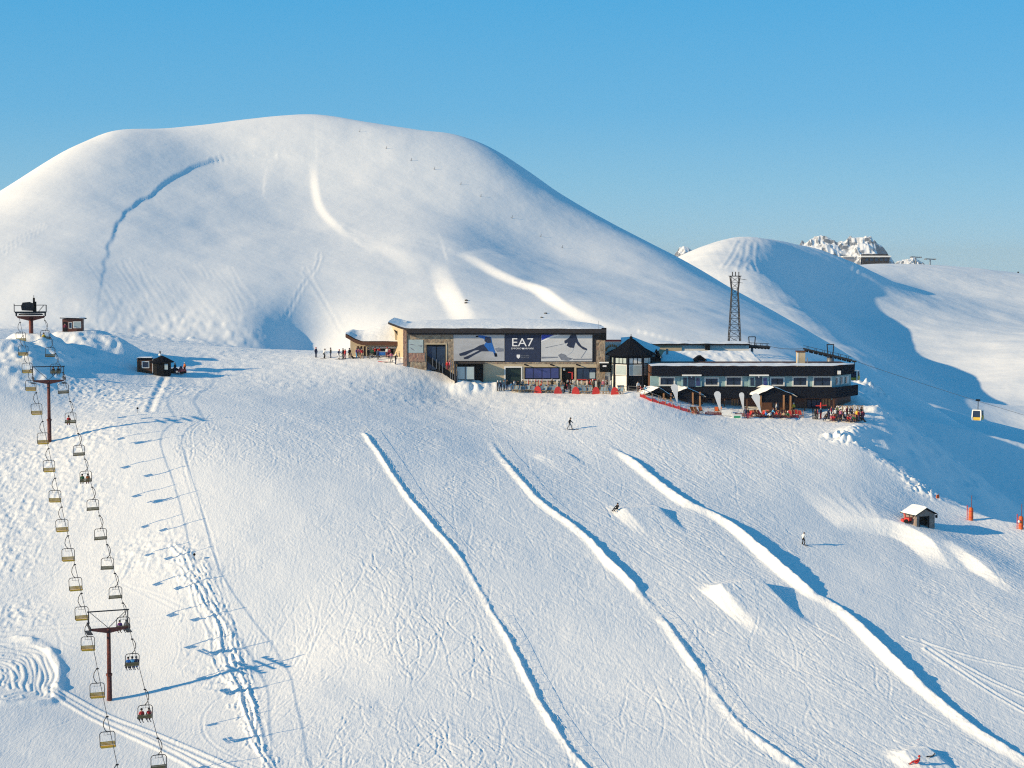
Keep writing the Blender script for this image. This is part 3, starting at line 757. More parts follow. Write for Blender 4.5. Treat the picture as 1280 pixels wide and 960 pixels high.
POSES['skate'] = body_mesh('person', pelvis=(0, -.05, .90), waist=(0, -.02, 1.02), chest=(0, .06, 1.20), neck=(0, .13, 1.37), head=(0, .18, 1.48), crown=(0, .18, 1.60), sl=(-.18, .1, 1.31), sr=(.18, .1, 1.31), el=(-.34, .12, 1.10), wl=(-.33, .36, 1.02), hl=(-.33, .43, .99), tl=(-.28, .42, 1.0),
                           er=(.34, .12, 1.10), wr=(.33, .36, 1.02), hr=(.33, .43, .99), tr=(.28, .42, 1.0), pl=(-.1, -.05, .84), kl=(-.15, .16, .48), al=(-.17, .02, .12), fl=(-.18, .2, .07), pr=(.1, -.05, .84), kr=(.15, .16, .48), ar=(.17, .02, .12), fr=(.18, .2, .07))
POSES['walk'] = body_mesh('person', chest=(0, .05, 1.25), neck=(0, .10, 1.44), head=(0, .14, 1.55), crown=(0, .13, 1.67), sl=(-.18, .05, 1.38), sr=(.18, .05, 1.38), el=(-.24, .18, 1.15), wl=(-.23, .36, 1.0), hl=(-.23, .42, .96), tl=(-.19, .42, .98), er=(.24, -.08, 1.13), wr=(.24, .02, .92), kl=(-.11, .24, .52), al=(-.11, .30, .12), fl=(-.12, .48, .08), kr=(.11, -.08, .50), ar=(.11, -.38, .16), fr=(.12, -.22, .07))
SITJ = dict(pelvis=(0, 0, .12), waist=(0, .0, .25), chest=(0, .03, .45), neck=(0, .05, .63), head=(0, .08, .75), crown=(0, .08, .87), sl=(-.18, .03, .57), sr=(.18, .03, .57), el=(-.24, .10, .32), wl=(-.18, .32, .24), hl=(-.16, .39, .22), tl=(-.12, .38, .24), er=(.24, .10, .32), wr=(.18, .32, .24), hr=(.16, .39, .22), tr=(.12, .38, .24),
            pl=(-.1, .06, .11), kl=(-.13, .46, .12), al=(-.13, .44, -.30), fl=(-.14, .60, -.37), pr=(.1, .06, .11), kr=(.13, .46, .12), ar=(.13, .44, -.30), fr=(.14, .60, -.37))
POSES['sit'] = body_mesh('person', **SITJ)
POSES['lounge'] = body_mesh('person', **dict(SITJ, waist=(0, -.06, .24), chest=(0, -.14, .42), neck=(0, -.19, .59), head=(0, -.18, .71), crown=(0, -.19, .83), sl=(-.18, -.15, .53), sr=(.18, -.15, .53), al=(-.14, .74, -.12), fl=(-.16, .86, -.04), ar=(.14, .74, -.12), fr=(.16, .86, -.04), kl=(-.14, .42, .22), kr=(.14, .42, .22)))
CLOTH = {}
def cloth(rgb):
    if rgb not in CLOTH: CLOTH[rgb] = mat('cloth', rgb, .8, .12, 6)
    return CLOTH[rgb]
C_ = dict(black=(.012, .012, .014), navy=(.02, .03, .08), red=(.42, .025, .03), white=(.72, .72, .72), blue=(.03, .16, .48), pink=(.55, .16, .24), purple=(.14, .05, .20), grey=(.20, .21, .23), green=(.04, .14, .06), orange=(.55, .14, .03), yellow=(.60, .44, .05), sky=(.12, .38, .62), maroon=(.16, .02, .05), brown=(.14, .07, .04), tan=(.42, .28, .18))
HELM = MB(); HELM.lathe([(.02, -.02), (.118, -.02), (.128, .04), (.112, .11), (.07, .155), (.015, .17)], 10); HELM_ME = None
def part_mesh(mb, name, m):
    o = mb.build(name, m); me = o.data; bpy.data.objects.remove(o, do_unlink=True); return me
HELM_ME = part_mesh(HELM, 'helmet', M['black'])
GOG = MB(); GOG.grid(lambda u, v: (.118 * math.sin((u - .5) * 2.2), .10 + .03 * math.cos((u - .5) * 2.2), -.045 + .07 * v), 6, 1); GOG.grid(lambda u, v: (.112 * math.sin((u - .5) * 2.2), .09 + .03 * math.cos((u - .5) * 2.2), -.045 + .07 * v), 6, 1)
GOG_ME = part_mesh(GOG, 'goggles', M['night'])
SKI = MB(); SKI.poly([(-.045, -.75, 0), (.045, -.75, 0), (.036, 0, 0), (.05, .75, 0), (.03, .92, .05), (0, .98, .10), (-.03, .92, .05), (-.05, .75, 0), (-.036, 0, 0)], (0, 0, .03))
SKI_ME = part_mesh(SKI, 'ski', M['ink'])
POLE = MB(); POLE.tube([(0, 0, 0), (0, -.12, -1.1)], .012, 5); POLE.lathe([(.05, -1.02), (.05, -1.0)], 6, (0, -.11, 0)); POLE.tube([(0, 0, .12), (0, 0, -.02)], .02, 5)
POLE_ME = part_mesh(POLE, 'ski_pole', M['dark_steel'])
def child(name, me, parent, loc=(0, 0, 0), rot=(0, 0, 0), m=None):
    o = bpy.data.objects.new(name, me); COL.objects.link(o); o.parent = parent; o.location = loc; o.rotation_euler = rot
    if m is not None: o.material_slots[0].link = 'OBJECT'; o.material_slots[0].material = m
    return o
def person(pose, loc, rz, jacket, trousers, label, helmet='black', skis=False, poles=False, group=None, size=1.0, tilt=0.0, board=False):
    me, J = POSES[pose]
    r = bpy.data.objects.new('person', None); COL.objects.link(r); r.empty_display_size = .3
    r.location = loc; r.rotation_euler = (tilt, 0, rz); r.scale = (size,) * 3
    tag(r, label, 'person', group)
    b = child('body', me, r)
    for k, c in ((0, jacket), (1, trousers)):
        b.material_slots[k].link = 'OBJECT'; b.material_slots[k].material = cloth(C_[c])
    hd = Vector(J['head']) + Vector((0, -.01, .03))
    child('helmet', HELM_ME, r, hd, (0, 0, 0), cloth(C_[helmet]))
    child('goggles', GOG_ME, r, hd)
    if skis:
        for f, a in (('fl', 'al'), ('fr', 'ar')):
            p = (Vector(J[f]) + Vector(J[a])) / 2
            child('ski', SKI_ME, r, (p.x, p.y, min(J[f][2], J[a][2]) - .075), (0, 0, 0))
    if board:
        bb = MB(); bb.poly([(-.75, -.10, .0), (-.85, 0, .06), (-.75, .14, 0), (.75, .14, 0), (.85, 0, .06), (.75, -.10, 0)], (0, 0, .03)); o = bb.build('snowboard', M['ink'], r); o.location = (0, .05, -.03)
    if poles:
        for h in ('hl', 'hr'): child('ski_pole', POLE_ME, r, J[h])
    return r
# ---------------------------------------------------------------- chairlift on the left
def lift_tower(base, rz, H, label, gantry=True, span=2.05):
    t = thing('lift_tower', label, 'lift tower', base, rz)
    m = MB(); m.tube([(0, 0, -1.2), (0, 0, H * .36)], [.28, .26], 14); m.build('mast_base', M['red_steel'], t, True)
    m = MB(); m.tube([(0, 0, H * .36), (0, 0, H)], [.225, .20], 14); m.build('mast', M['red_steel'], t, True)
    m = MB(); m.lathe([(.34, H * .36 - .12), (.34, H * .36 + .10)], 14); m.build('flange', M['red_steel'], t)
    m = MB(); m.poly([(-span, 0, H + .12), (-span, 0, H - .06), (-.25, 0, H - .42), (.25, 0, H - .42), (span, 0, H - .06), (span, 0, H + .12)], (0, .22, 0)); o = m.build('crossarm', M['red_steel'], t); o.location = (0, -.11, 0)
    for s in (-1, 1):
        m = MB(); m.bar((s * span, -1.5, H + .30), (s * span, 1.5, H + .30), .08, .16)
        o = m.build('sheave_beam', M['dark_steel'], t)
        for y in (-1.35, -.85, -.35, .35, .85, 1.35):
            w = MB(); w.tube([(s * span - .05, y, H + .38), (s * span + .05, y, H + .38)], .2, 10); w.build('sheave', M['dark_steel'], o)
    if gantry:
        g = MB(); g.bar((-span - .15, 0, H + 1.95), (span + .15, 0, H + 1.95), .12, .12)
        for s in (-1, 1):
            g.bar((s * span, 0, H + .1), (s * span, 0, H + 1.9), .10, .10); g.bar((s * span * .94, 0, H + 1.9), (0, 0, H + .1), .06, .06)
        g.build('lifting_frame', M['dark_steel'], t)
        for q in (-1, 1):
            w = MB(); w.box(q * span - .3, q * span + .3, -1.2, 1.2, H - .30, H - .27); w.build('walkway', M['dark_steel'], t)
    l = MB(); l.bar((-.16, -.33, 0), (-.16, -.30, H), .03); l.bar((.16, -.33, 0), (.16, -.30, H), .03)
    for k in range(int(H / .4)): l.bar((-.16, -.32, .4 * k + .2), (.16, -.32, .4 * k + .2), .025)
    l.build('ladder', M['dark_steel'], t)
    return t
B1 = spot(137, 875); B2 = spot(62, 552); B0 = W(39, 416, 276); B0.z = ground(B0.x, B0.y)
LIFT_A = math.atan2((B2 - B1).y, (B2 - B1).x) - math.pi / 2
H1, H2 = FZ(786, B1.y) - B1.z, FZ(476, B2.y) - B2.z
lift_tower(B1, LIFT_A, H1, 'near tall red chairlift tower with dark lifting frame on top')
lift_tower(B2, LIFT_A, H2, 'middle red chairlift tower standing beyond the rubble snow')
# top station: a short red T with the drive house on it
LA0 = math.atan2((B0 - B2).y, (B0 - B2).x) - math.pi / 2
H0 = FZ(397, B0.y) - B0.z
t = thing('drive_station', 'red T-shaped drive station with dark machine housing at the lift top', 'lift station', B0, LA0)
m = MB(); m.tube([(0, 0, -1.5), (0, 0, H0)], .34, 14); m.build('mast', M['red_steel'], t, True)
m = MB(); m.poly([(-2.2, -.15, H0 + .25), (-2.0, -.15, H0 - .05), (-.3, -.15, H0 - .5), (.3, -.15, H0 - .5), (2.0, -.15, H0 - .05), (2.2, -.15, H0 + .25)], (0, .3, 0)); m.build('crossarm', M['red_steel'], t)
m = MB(); m.box(-2.4, 2.3, -.8, -.68, H0 + .7, H0 + .95); m.box(-2.4, 2.3, .68, .8, H0 + .7, H0 + .95); m.box(-2.3, -2.1, -.8, .8, H0 + .25, H0 + .72); m.box(2.1, 2.25, -.8, .8, H0 + .25, H0 + .72); m.build('bullwheel_frame', M['dark_steel'], t)
m = MB(); m.lathe([(1.7, H0 + .38), (1.85, H0 + .45), (1.85, H0 + .55), (1.7, H0 + .62)], 28); m.build('bullwheel', M['dark_steel'], t)
m = MB()
ang = [2 * math.pi * k / 10 for k in range(10)]
m.poly([(-1.35 + .15 * 0, -.75, H0 + 1.15), (.35, -.75, H0 + 1.05), (.45, -.75, H0 + 2.2), (-.1, -.75, H0 + 2.45), (-1.2, -.75, H0 + 2.35), (-1.45, -.75, H0 + 1.8)], (0, 1.5, 0)); m.build('machine_housing', M['fascia'], t)
m = MB(); m.box(.35, .85, -.4, .4, H0 + .9, H0 + 2.5); m.tube([(.5, 0, H0 + 2.4), (.5, 0, H0 + 3.1)], .16, 8); m.tube([(.5, 0, H0 + 3.1), (.5, 0, H0 + 3.5)], .05, 6); m.build('exhaust', M['black'], t)
for y in (-.75, .75):
    m = MB(); m.bar((.8, y, H0 + 1.95), (2.4, y, H0 + 1.95), .07); m.bar((2.35, y, H0 + .9), (2.35, y, H0 + 1.95), .07); m.bar((1.2, y, H0 + .95), (2.0, y, H0 + 1.95), .05)
    m.build('railing', M['dark_steel'], t)
    m = MB(); m.bar((-2.5, y, H0 + .9), (-2.5, y, H0 + 2.2), .06); m.bar((-2.5, y, H0 + 1.9), (-1.4, y, H0 + 1.9), .06); m.build('railing', M['dark_steel'], t)

# the two sides of the rope
def side_pt(base, a, H, s, span=2.05): return base + Vector((math.cos(a) * s * span, math.sin(a) * s * span, H + .58))
LROPE = [W(170, 1065, 140), side_pt(B1, LIFT_A, H1, -1), side_pt(B2, LIFT_A, H2, -1), side_pt(B0, LA0, H0 - .1, -1, 1.85)]
RROPE = [W(232, 1050, 142), side_pt(B1, LIFT_A, H1, 1), side_pt(B2, LIFT_A, H2, 1), side_pt(B0, LA0, H0 - .1, 1, 1.85)]
def sagged(pts, sag):
    out = []
    for a, b in zip(pts[:-1], pts[1:]):
        n = 14
        for k in range(n):
            q = k / n; p = a.lerp(b, q); p.z -= sag * 4 * q * (1 - q); out.append(p)
    return out + [pts[-1]]
LR, RR = sagged(LROPE, .35), sagged(RROPE, .35)
for R_, lb in ((LR, 'steel haul rope carrying the descending empty chairs'), (RR, 'steel haul rope carrying the ascending chairs with riders')):
    m = MB(); m.tube(R_, .032, 5); tag(m.build('haul_rope', M['cable']), lb, 'cable')
def project(p):
    d = p.y * CP - p.z * SP; v = p.y * SP + p.z * CP
    return 640 + FPX * p.x / d, 480 - FPX * v / d
def on_rope(R_, py):
    ys = [project(p)[1] for p in R_]
    for k in range(len(R_) - 1):
        if (ys[k] - py) * (ys[k + 1] - py) <= 0 and ys[k] != ys[k + 1]:
            return R_[k].lerp(R_[k + 1], (py - ys[k]) / (ys[k + 1] - ys[k]))
    return None
# one chair: local origin at the grip, riders face +Y
def make_chair(side, wood):
    t = thing('chairlift_chair', 'x', 'chairlift chair', (0, 0, 0), 0, 'chairs hanging on the chairlift')
    m = MB(); m.box(-.13, .13, -.05, .05, -.05, .07); m.build('grip', M['dark_steel'], t)
    s = side
    m = MB(); m.tube([(0, 0, 0), (s * .16, 0, -.10), (s * .34, 0, -.45), (s * .38, 0, -.85), (s * .24, 0, -1.25), (0, -.02, -1.5)], .042, 6); m.build('hanger', M['dark_steel'], t, True)
    m = MB(); hw = .71
    m.tube([(-hw, -.12, -2.86), (-hw, -.22, -1.72), (-hw + .1, -.22, -1.56), (-hw + .24, -.20, -1.5), (hw - .24, -.20, -1.5), (hw - .1, -.22, -1.56), (hw, -.22, -1.72), (hw, -.12, -2.86)], .04, 6)
    m.bar((-.2, -.1, -1.5), (.2, -.1, -1.5), .05); m.bar((-hw, -.12, -2.86), (-hw, .36, -2.82), .05); m.bar((hw, -.12, -2.86), (hw, .36, -2.82), .05); m.bar((-hw, .1, -2.45), (hw, .1, -2.45), .0001)
    for x in (-.3, .02, .3): m.tube([(x, -.2, -1.5), (x, -.12, -1.78)], .014, 5)
    m.bar((-.36, -.12, -1.79), (.36, -.12, -1.79), .025)
    m.build('frame', M['dark_steel'], t)
    m = MB()
    for k in range(4): m.box(-hw + .03, hw - .03, -.10 + .115 * k, .0 + .115 * k, -2.84, -2.80)
    m.box(-hw + .03, hw - .03, .35, .38, -2.93, -2.79)
    m.build('seat', wood, t)
    m = MB()
    for k in range(3): m.box(-hw + .03, hw - .03, -.155 - .012 * k, -.125 - .012 * k, -2.78 + .12 * k, -2.68 + .12 * k)
    m.build('backrest', wood, t)
    return t
chair_l = make_chair(1, M['ochre']); chair_r = make_chair(1, M['olive'])
LG = [956, 896, 836, 779, 742, 706, 670, 634, 598, 561, 527, 491, 462, 441, 420, 403, 393]
RG = [923, 862, 799, 754, 717, 681, 645, 609, 574, 542, 502, 466, 442, 422, 401, 388]
RIDERS = {923: [], 862: [('red', 'black', -.35), ('red', 'maroon', .38)], 799: [('blue', 'black', -.42), ('sky', 'navy', .0), ('navy', 'blue', .42)], 754: [('purple', 'tan', -.34), ('grey', 'black', .36)],
          574: [('green', 'black', -.34), ('orange', 'maroon', .36)], 502: [('red', 'maroon', -.22)], 442: [('black', 'navy', -.34), ('black', 'grey', .36)], 401: [('yellow', 'red', -.2)]}
RLAB = {862: ['red-clad rider on the left of the lowest occupied lift chair', 'rider in red on the right of the lowest occupied lift chair'],
        799: ['left rider of three in blue on a lift chair', 'middle rider of three in blue on a lift chair', 'dark navy clad right rider beside two in blue on a lift chair'],
        754: ['purple jacketed lift rider hanging under the near tower frame', 'grey jacketed lift rider hanging under the near tower frame'],
        574: ['green jacketed rider beside an orange one high on the lift', 'orange jacketed rider beside a green one high on the lift'],
        502: ['lone rider in red below the middle lift tower'], 442: ['left of two dark riders passing the middle lift tower frame', 'right of two dark riders passing the middle lift tower frame'], 401: ['rider in yellow and red arriving near the lift top']}
def place_chairs(R_, grips, proto, sname, up):
    n = 0
    low = [g for g in grips if 760 < g < 950]; mid = [g for g in grips if 476 < g <= 760]; top = [g for g in grips if g <= 476]
    for g in grips:
        p = on_rope(R_, g)
        if p is None: continue
        c = proto if n == 0 else copy_tree(proto); n += 1
        c.location = p; c.rotation_euler = (rnd.uniform(-.03, .03), rnd.uniform(-.03, .03), (LIFT_A if g > 476 else LA0) + (0 if up else math.pi))
        if g > 950: place = 'cut off by the lower edge of the picture'
        elif g in low: place = ORD[low.index(g)] + ' from the bottom of the picture'
        elif g in mid: place = ORD[len(mid) - 1 - mid.index(g)] + ' below the middle tower'
        else: place = ORD[top.index(g)] + ' beyond the middle tower'
        occ = RIDERS.get(g, []) if up else []
        c['label'] = ('occupied' if occ else 'empty') + ' ' + sname + ' lift chair, ' + place
        for k, (j, tr, dx) in enumerate(occ):
            a = c.rotation_euler[2]
            q = p + Vector((math.cos(a) * dx - math.sin(a) * .02, math.sin(a) * dx + math.cos(a) * .02, -2.79))
            person('sit', q, a, j, tr, RLAB[g][k], 'black', skis=(g in (862, 799, 754)), group='riders on the chairlift')
    
place_chairs(LR, LG, chair_l, 'yellow', False)
place_chairs(RR, RG, chair_r, 'brown', True)
# ---------------------------------------------------------------- the main station with the big posters
def rect(mb, px0, px1, py0, py1, Yf, depth, proud=0.0):
    """a block whose front face fills a rectangle of the facade that stands at distance Yf"""
    mb.box(FX(px0, Yf), FX(px1, Yf), Yf - proud, Yf - proud + depth, FZ(py1, Yf), FZ(py0, Yf)); return mb
def part(name, m, parent, px0, px1, py0, py1, Yf, depth=.12, proud=.06):
    return rect(MB(), px0, px1, py0, py1, Yf, depth, proud).build(name, m, parent, world=True)
def window(parent, px0, px1, py0, py1, Yf, frame, pane, bars=1, fw=.12, proud=.08, name='window', bar=None):
    x0, x1, z0, z1 = FX(px0, Yf), FX(px1, Yf), FZ(py1, Yf), FZ(py0, Yf)
    f = MB(); y0, y1 = Yf - proud, Yf + .10
    f.box(x0, x1, y0, y1, z1 - fw, z1); f.box(x0, x1, y0, y1, z0, z0 + fw); f.box(x0, x0 + fw, y0, y1, z0 + fw, z1 - fw); f.box(x1 - fw, x1, y0, y1, z0 + fw, z1 - fw)
    for k in range(bars):
        xm = x0 + (x1 - x0) * (k + 1) / (bars + 1); f.cur = 1 if bar else 0
        f.box(xm - .04, xm + .04, y0 + .03, y1, z0 + fw, z1 - fw)
    o = f.build(name, [frame, bar] if bar else frame, parent, world=True)
    for k in range(bars + 1):
        a = x0 + (x1 - x0) * k / (bars + 1) + fw * .3; b = x0 + (x1 - x0) * (k + 1) / (bars + 1) - fw * .3
        MB().box(a, b, Yf - .02, Yf + .03, z0 + fw, z1 - fw).build('pane', pane, o, world=True)
    return o
YS0 = 290.0
SL = W(630, 490, YS0)
st = thing('ski_station', 'wide station building with huge ski posters under a snow covered roof', 'station building', (SL.x, YS0, FZ(492, YS0)))
xl, xr = FX(508, YS0), FX(756, YS0)
zt, zb = FZ(417, YS0), FZ(500, YS0)
def wall_with_holes(px0, px1, py0, py1, holes, Yf, depth, m, name, parent):
    """solid wall pieces round rectangular openings, butted edge to edge"""
    xs = sorted({px0, px1, *[h[0] for h in holes], *[h[1] for h in holes]})
    mb = MB()
    for a, b in zip(xs[:-1], xs[1:]):
        ys = [py0]
        for h in sorted([h for h in holes if h[0] <= a and h[1] >= b], key=lambda h: h[2]):
            ys += [h[2], h[3]]
        ys.append(py1)
        for c, d in zip(ys[0::2], ys[1::2]):
            if d - c > .05: rect(mb, a, b, c, d, Yf, depth)
    return mb.build(name, m, parent, world=True)
# upper storey: rubble wall left, wall behind the posters
wall_with_holes(508, 567.5, 417, 497, [(533, 557.5, 429.5, 470)], YS0, .5, M['stone'], 'stone_wall', st)
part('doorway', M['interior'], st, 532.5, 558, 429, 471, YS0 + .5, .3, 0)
for a, b in ((534, 545), (546, 556.5)): part('door', M['glass'], st, a, b, 433, 462, YS0 + .35, .06, 0)
m = rect(MB(), 532, 558.5, 429.2, 430.6, YS0, .3, .08); rect(m, 557.2, 558.8, 430.6, 462, YS0, .3, .08); m.build('door_frame', M['cream'], st, world=True)
part('wall', M['fascia'], st, 567.5, 756, 417, 453, YS0, .5, 0)
part('stone_wall', M['redstone'], st, 508.5, 531, 441.2, 452, YS0, .2, .07)
f = part('mural_panel', M['paleglass'], st, 510.5, 529, 424.5, 441, YS0, .1, .07)
for pts in [[(511, 431), (515, 430), (520, 431.5), (515, 431.2)], [(512.5, 434), (516, 436), (518.5, 438.5), (515, 437)], [(522, 431), (525, 432), (528, 431.5), (527, 434), (524.5, 432.8)]]:
    MB().poly([(FX(a, YS0), YS0 - .075, FZ(b, YS0)) for a, b in pts], (0, -.01, 0)).build('painted_bird', M['printgrey'], f, world=True)
part('pillar', M['stone'], st, 745.5, 756.3, 425, 492, YS0, .5, .16)
m = MB(); m.box(FX(504, YS0), FX(508.5, YS0), YS0 - .2, YS0 + .4, zb, FZ(412.5, YS0)); m.build('pillar', M['redstone'], st, world=True)
part('corner_post', M['black'], st, 751.5, 757.6, 409.6, 425, YS0, .4, .9)
m = MB(); m.tube([W(748.4, 412, 289.4), W(748.4, 401, 289.4)], .03, 5); m.build('mast', M['grey_steel'], st, world=True)
# side walls, back
m = MB(); zz = FZ(404, 300)
m.poly([(xl, YS0 + .5, zb), (FX(490, 298), 298, zb), (FX(490, 298), 298, FZ(406, 298)), (xl, YS0 + .5, FZ(412.5, YS0))], (.15, .1, 0)); m.build('side_wall', M['cream'], st, world=True)
m = MB(); m.box(xr - .4, xr - .02, YS0 + .5, 306, zb, zt - .05); m.box(FX(490, 298) + .3, xr - .4, 305.6, 306, zb, zt - .05); m.build('back_wall', M['cream'], st, world=True)
# roof: a shallow shell, prow at the left, snow on top
def roof_z(px, v):
    e = np.interp(px, [484, 490, 500, 508, 640, 740, 757], [403.2, 405.2, 408.6, 410.5, 410.8, 411.3, 411.6])
    z0 = FZ(float(e), 289)
    rise = float(np.interp(px, [484, 520, 600, 660, 700, 740, 757], [.25, .45, .75, .8, .65, .3, .1]))
    return z0 + rise * math.sin(min(1, v * 1.25) * math.pi / 2)
def roof_pt(u, v, dz=0.0):
    px = 484 + (757.8 - 484) * u
    Y0 = 289.0 + float(np.interp(px, [484, 508], [2.5, 0]))
    Y = Y0 + (307 - Y0) * v
    return (FX(px, 289) * (1 + .0) + 0, Y, roof_z(px, v) + dz)
m = MB(); m.grid(lambda u, v: roof_pt(u, v, 0), 40, 10); m.grid(lambda u, v: roof_pt(u, v, -.34), 40, 10)
for k in range(40):
    a, b = k / 40, (k + 1) / 40
    m.add([roof_pt(a, 0), roof_pt(b, 0), roof_pt(b, 0, -.34), roof_pt(a, 0, -.34)], [(0, 1, 2, 3)])
rf = m.build('roof', M['fascia'], st, True, world=True)
m = MB(); m.grid(lambda u, v: roof_pt(u, .004 + v * .99, .02 + .30 * min(1, 6 * u, 6 * (1 - u)) * (1 - (1 - min(1, v * 9)) ** 2) + .05 * float(vnoise(u * 33, v * 17, 2.0, 5))), 110, 16)
m.build('roof_snow', M_ROOFSNOW, rf, True, world=True)
m = MB(); m.box(FX(508.6, 289), FX(757.7, 289), 288.9, 289.25, FZ(416.2, 289), FZ(411.9, 289)); m.build('fascia_board', M['fascia'], st, world=True)
m = MB(); m.box(FX(510, 289), FX(751, 289), 289.26, 290, FZ(418.5, 289), FZ(414, 289)); m.build('soffit', M['fascia'], st, world=True)
# posters
def poster(px0, px1, py0, py1, m, label):
    o = part('poster', m, st, px0, px1, py0, py1, YS0, .10, .14); o['label'] = label; return o
def flat(parent, pts, m, name, lift=.15, inside=None):
    return MB().poly([(FX(a, YS0), YS0 - lift, FZ(b, YS0)) for a, b in pts], (0, -.008, 0)).build(name, m, parent, world=True)
pa = poster(567, 630.6, 416.3, 451.2, M['poster'], 'grey poster of a skier in blue leaning into a turn')
def zA(x, y): return 560 + x / 10.11, 405 + y / 10.105
def zB(x, y): return 660 + x / 9.6, 400 + y / 9.6
SKI_A = [('printed_leg', 'ink', .150, [(450, 255), (400, 270), (330, 310), (140, 375), (150, 402), (215, 395), (330, 335), (400, 325), (380, 340), (300, 380), (195, 425), (205, 443), (250, 440), (330, 392), (420, 345), (520, 345), (560, 330), (520, 280)]),
         ('printed_jacket', 'printblue', .155, [(455, 190), (390, 165), (350, 160), (362, 148), (400, 140), (450, 145), (500, 160), (545, 165), (555, 230), (575, 290), (595, 350), (615, 400), (590, 412), (570, 350), (520, 345), (455, 265), (480, 230)]),
         ('printed_vest', 'ink', .165, [(470, 165), (535, 168), (550, 235), (500, 240), (460, 215)]),
         ('printed_glove', 'black', .163, [(585, 365), (615, 370), (620, 412), (590, 412)]), ('printed_glove', 'black', .163, [(350, 150), (385, 146), (385, 164), (355, 166)]),
         ('printed_spray', 'printgrey', .148, [(590, 310), (640, 295), (702, 310), (702, 345), (620, 350)])]
for n_, c_, l_, p_ in SKI_A: flat(pa, [zA(*q) for q in p_], M[c_], n_, l_)
pb = poster(631.4, 675.6, 415.6, 452.4, M['ink'], 'dark navy poster with white lettering and a small crest')
pc = poster(676.4, 740.3, 416.3, 451.6, M['posterwhite'], 'pale poster of a skier in a dark jacket')
SKI_B = [('printed_sky', 'printroyal', .146, [(160, 165), (340, 160), (280, 190), (160, 245)]), ('printed_ridge', 'letter', .148, [(160, 248), (280, 193), (420, 162), (440, 166), (300, 205), (160, 262)]),
         ('printed_jacket', 'ink', .155, [(505, 185), (545, 160), (575, 170), (585, 210), (600, 255), (640, 310), (708, 345), (705, 362), (660, 352), (600, 305), (570, 265), (548, 335), (500, 330), (462, 305), (480, 270), (440, 282), (434, 250), (490, 215)]),
         ('printed_trousers', 'posterwhite', .153, [(470, 312), (548, 338), (530, 380), (480, 420), (420, 430), (400, 400)]), ('printed_boot', 'printgrey', .157, [(360, 420), (400, 400), (450, 415), (470, 445), (540, 462), (480, 490), (400, 480)]),
         ('printed_pole', 'printgrey', .150, [(205, 330), (430, 283), (430, 287), (205, 336)]), ('printed_pole', 'printgrey', .150, [(700, 355), (705, 357), (637, 460), (632, 458)]),
         ('printed_shade', 'printgrey', .147, [(160, 440), (360, 440), (360, 452), (160, 462)]), ('printed_shade', 'printgrey', .147, [(540, 466), (765, 462), (765, 476), (540, 478)])]
for n_, c_, l_, p_ in SKI_B: flat(pc, [zB(*q) for q in p_], M[c_], n_, l_)
def lettering(text, px, py, width_px, height_px, parent, Yf, m, lift=.17, name='lettering'):
    cu = bpy.data.curves.new(name, 'FONT'); cu.body = text; cu.align_x = 'CENTER'; cu.align_y = 'CENTER'; cu.extrude = .006; cu.resolution_u = 3
    o = bpy.data.objects.new(name, cu); COL.objects.link(o)
    dg = bpy.context.evaluated_depsgraph_get(); dg.update()
    me = bpy.data.meshes.new_from_object(o.evaluated_get(dg)); bpy.data.objects.remove(o, do_unlink=True); bpy.data.curves.remove(cu)
    co = np.empty(len(me.vertices) * 3); me.vertices.foreach_get('co', co); co = co.reshape(-1, 3)
    s = FPX / Yf; mn, mx = co.min(0), co.max(0)
    kx = width_px / s / (mx[0] - mn[0]); kz = height_px / s / (mx[1] - mn[1])
    c = W(px, py, Yf)
    out = np.stack([c.x + (co[:, 0] - (mn[0] + mx[0]) / 2) * kx, Yf - lift - co[:, 2], c.z + (co[:, 1] - (mn[1] + mx[1]) / 2) * kz], -1)
    inv = np.array(mworld(parent).inverted())
    out = out @ inv[:3, :3].T + inv[:3, 3]
    me.vertices.foreach_set('co', out.ravel()); me.materials.clear(); me.materials.append(m); me.update(); me.name = name
    o = bpy.data.objects.new(name, me); COL.objects.link(o); o.parent = parent
    return o
lettering('EA7', 653.4, 427.8, 26.5, 10.2, pb, YS0, M['letter'])
lettering('EMPORIO', 645.5, 435.5, 12.5, 2.1, pb, YS0, M['letter']); lettering('ARMANI', 661, 435.5, 11.5, 2.1, pb, YS0, M['letter'])
flat(pb, [(652.2, 434.4), (653.8, 435), (655.4, 434.4), (654.4, 436.6), (653.2, 436.6)], M['letter'], 'emblem', .16)
flat(pb, [(645.8, 443.2), (650, 443.2), (650, 446.3), (647.9, 448.4), (645.8, 446.3)], M['letter'], 'crest', .16)
lettering('SESTRIERE', 656.2, 444.6, 10.8, 1.5, pb, YS0, M['printgrey']); lettering('VIALATTEA', 656.2, 446.9, 10.8, 1.5, pb, YS0, M['printgrey'])
# lower storey
wall_with_holes(570, 745.5, 453, 497, [(572, 603.5, 455, 492), (631.5, 651.5, 459.5, 487), (655.5, 699.5, 459, 474), (702, 718, 459, 488), (720.5, 745.5, 459.5, 476)], YS0, .5, M['cream'], 'wall', st)
part('stone_band', M['stone'], st, 570, 745.4, 452.6, 454.6, YS0, .3, .09)
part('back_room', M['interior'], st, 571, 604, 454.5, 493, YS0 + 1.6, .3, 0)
o = part('garage_door', M['greenpanel'], st, 632, 651, 460, 487.5, YS0 + .25, .1, 0)
m = rect(MB(), 630.4, 652.8, 458, 459.6, YS0, .2, .08); rect(m, 630.4, 631.9, 459.6, 488, YS0, .2, .08); rect(m, 651.3, 652.8, 459.6, 488, YS0, .2, .08); m.build('door_frame', M['white'], st, world=True)
window(st, 655.5, 699.5, 459, 474, YS0, M['black'], M['blueglass'], 3, .16, .06)
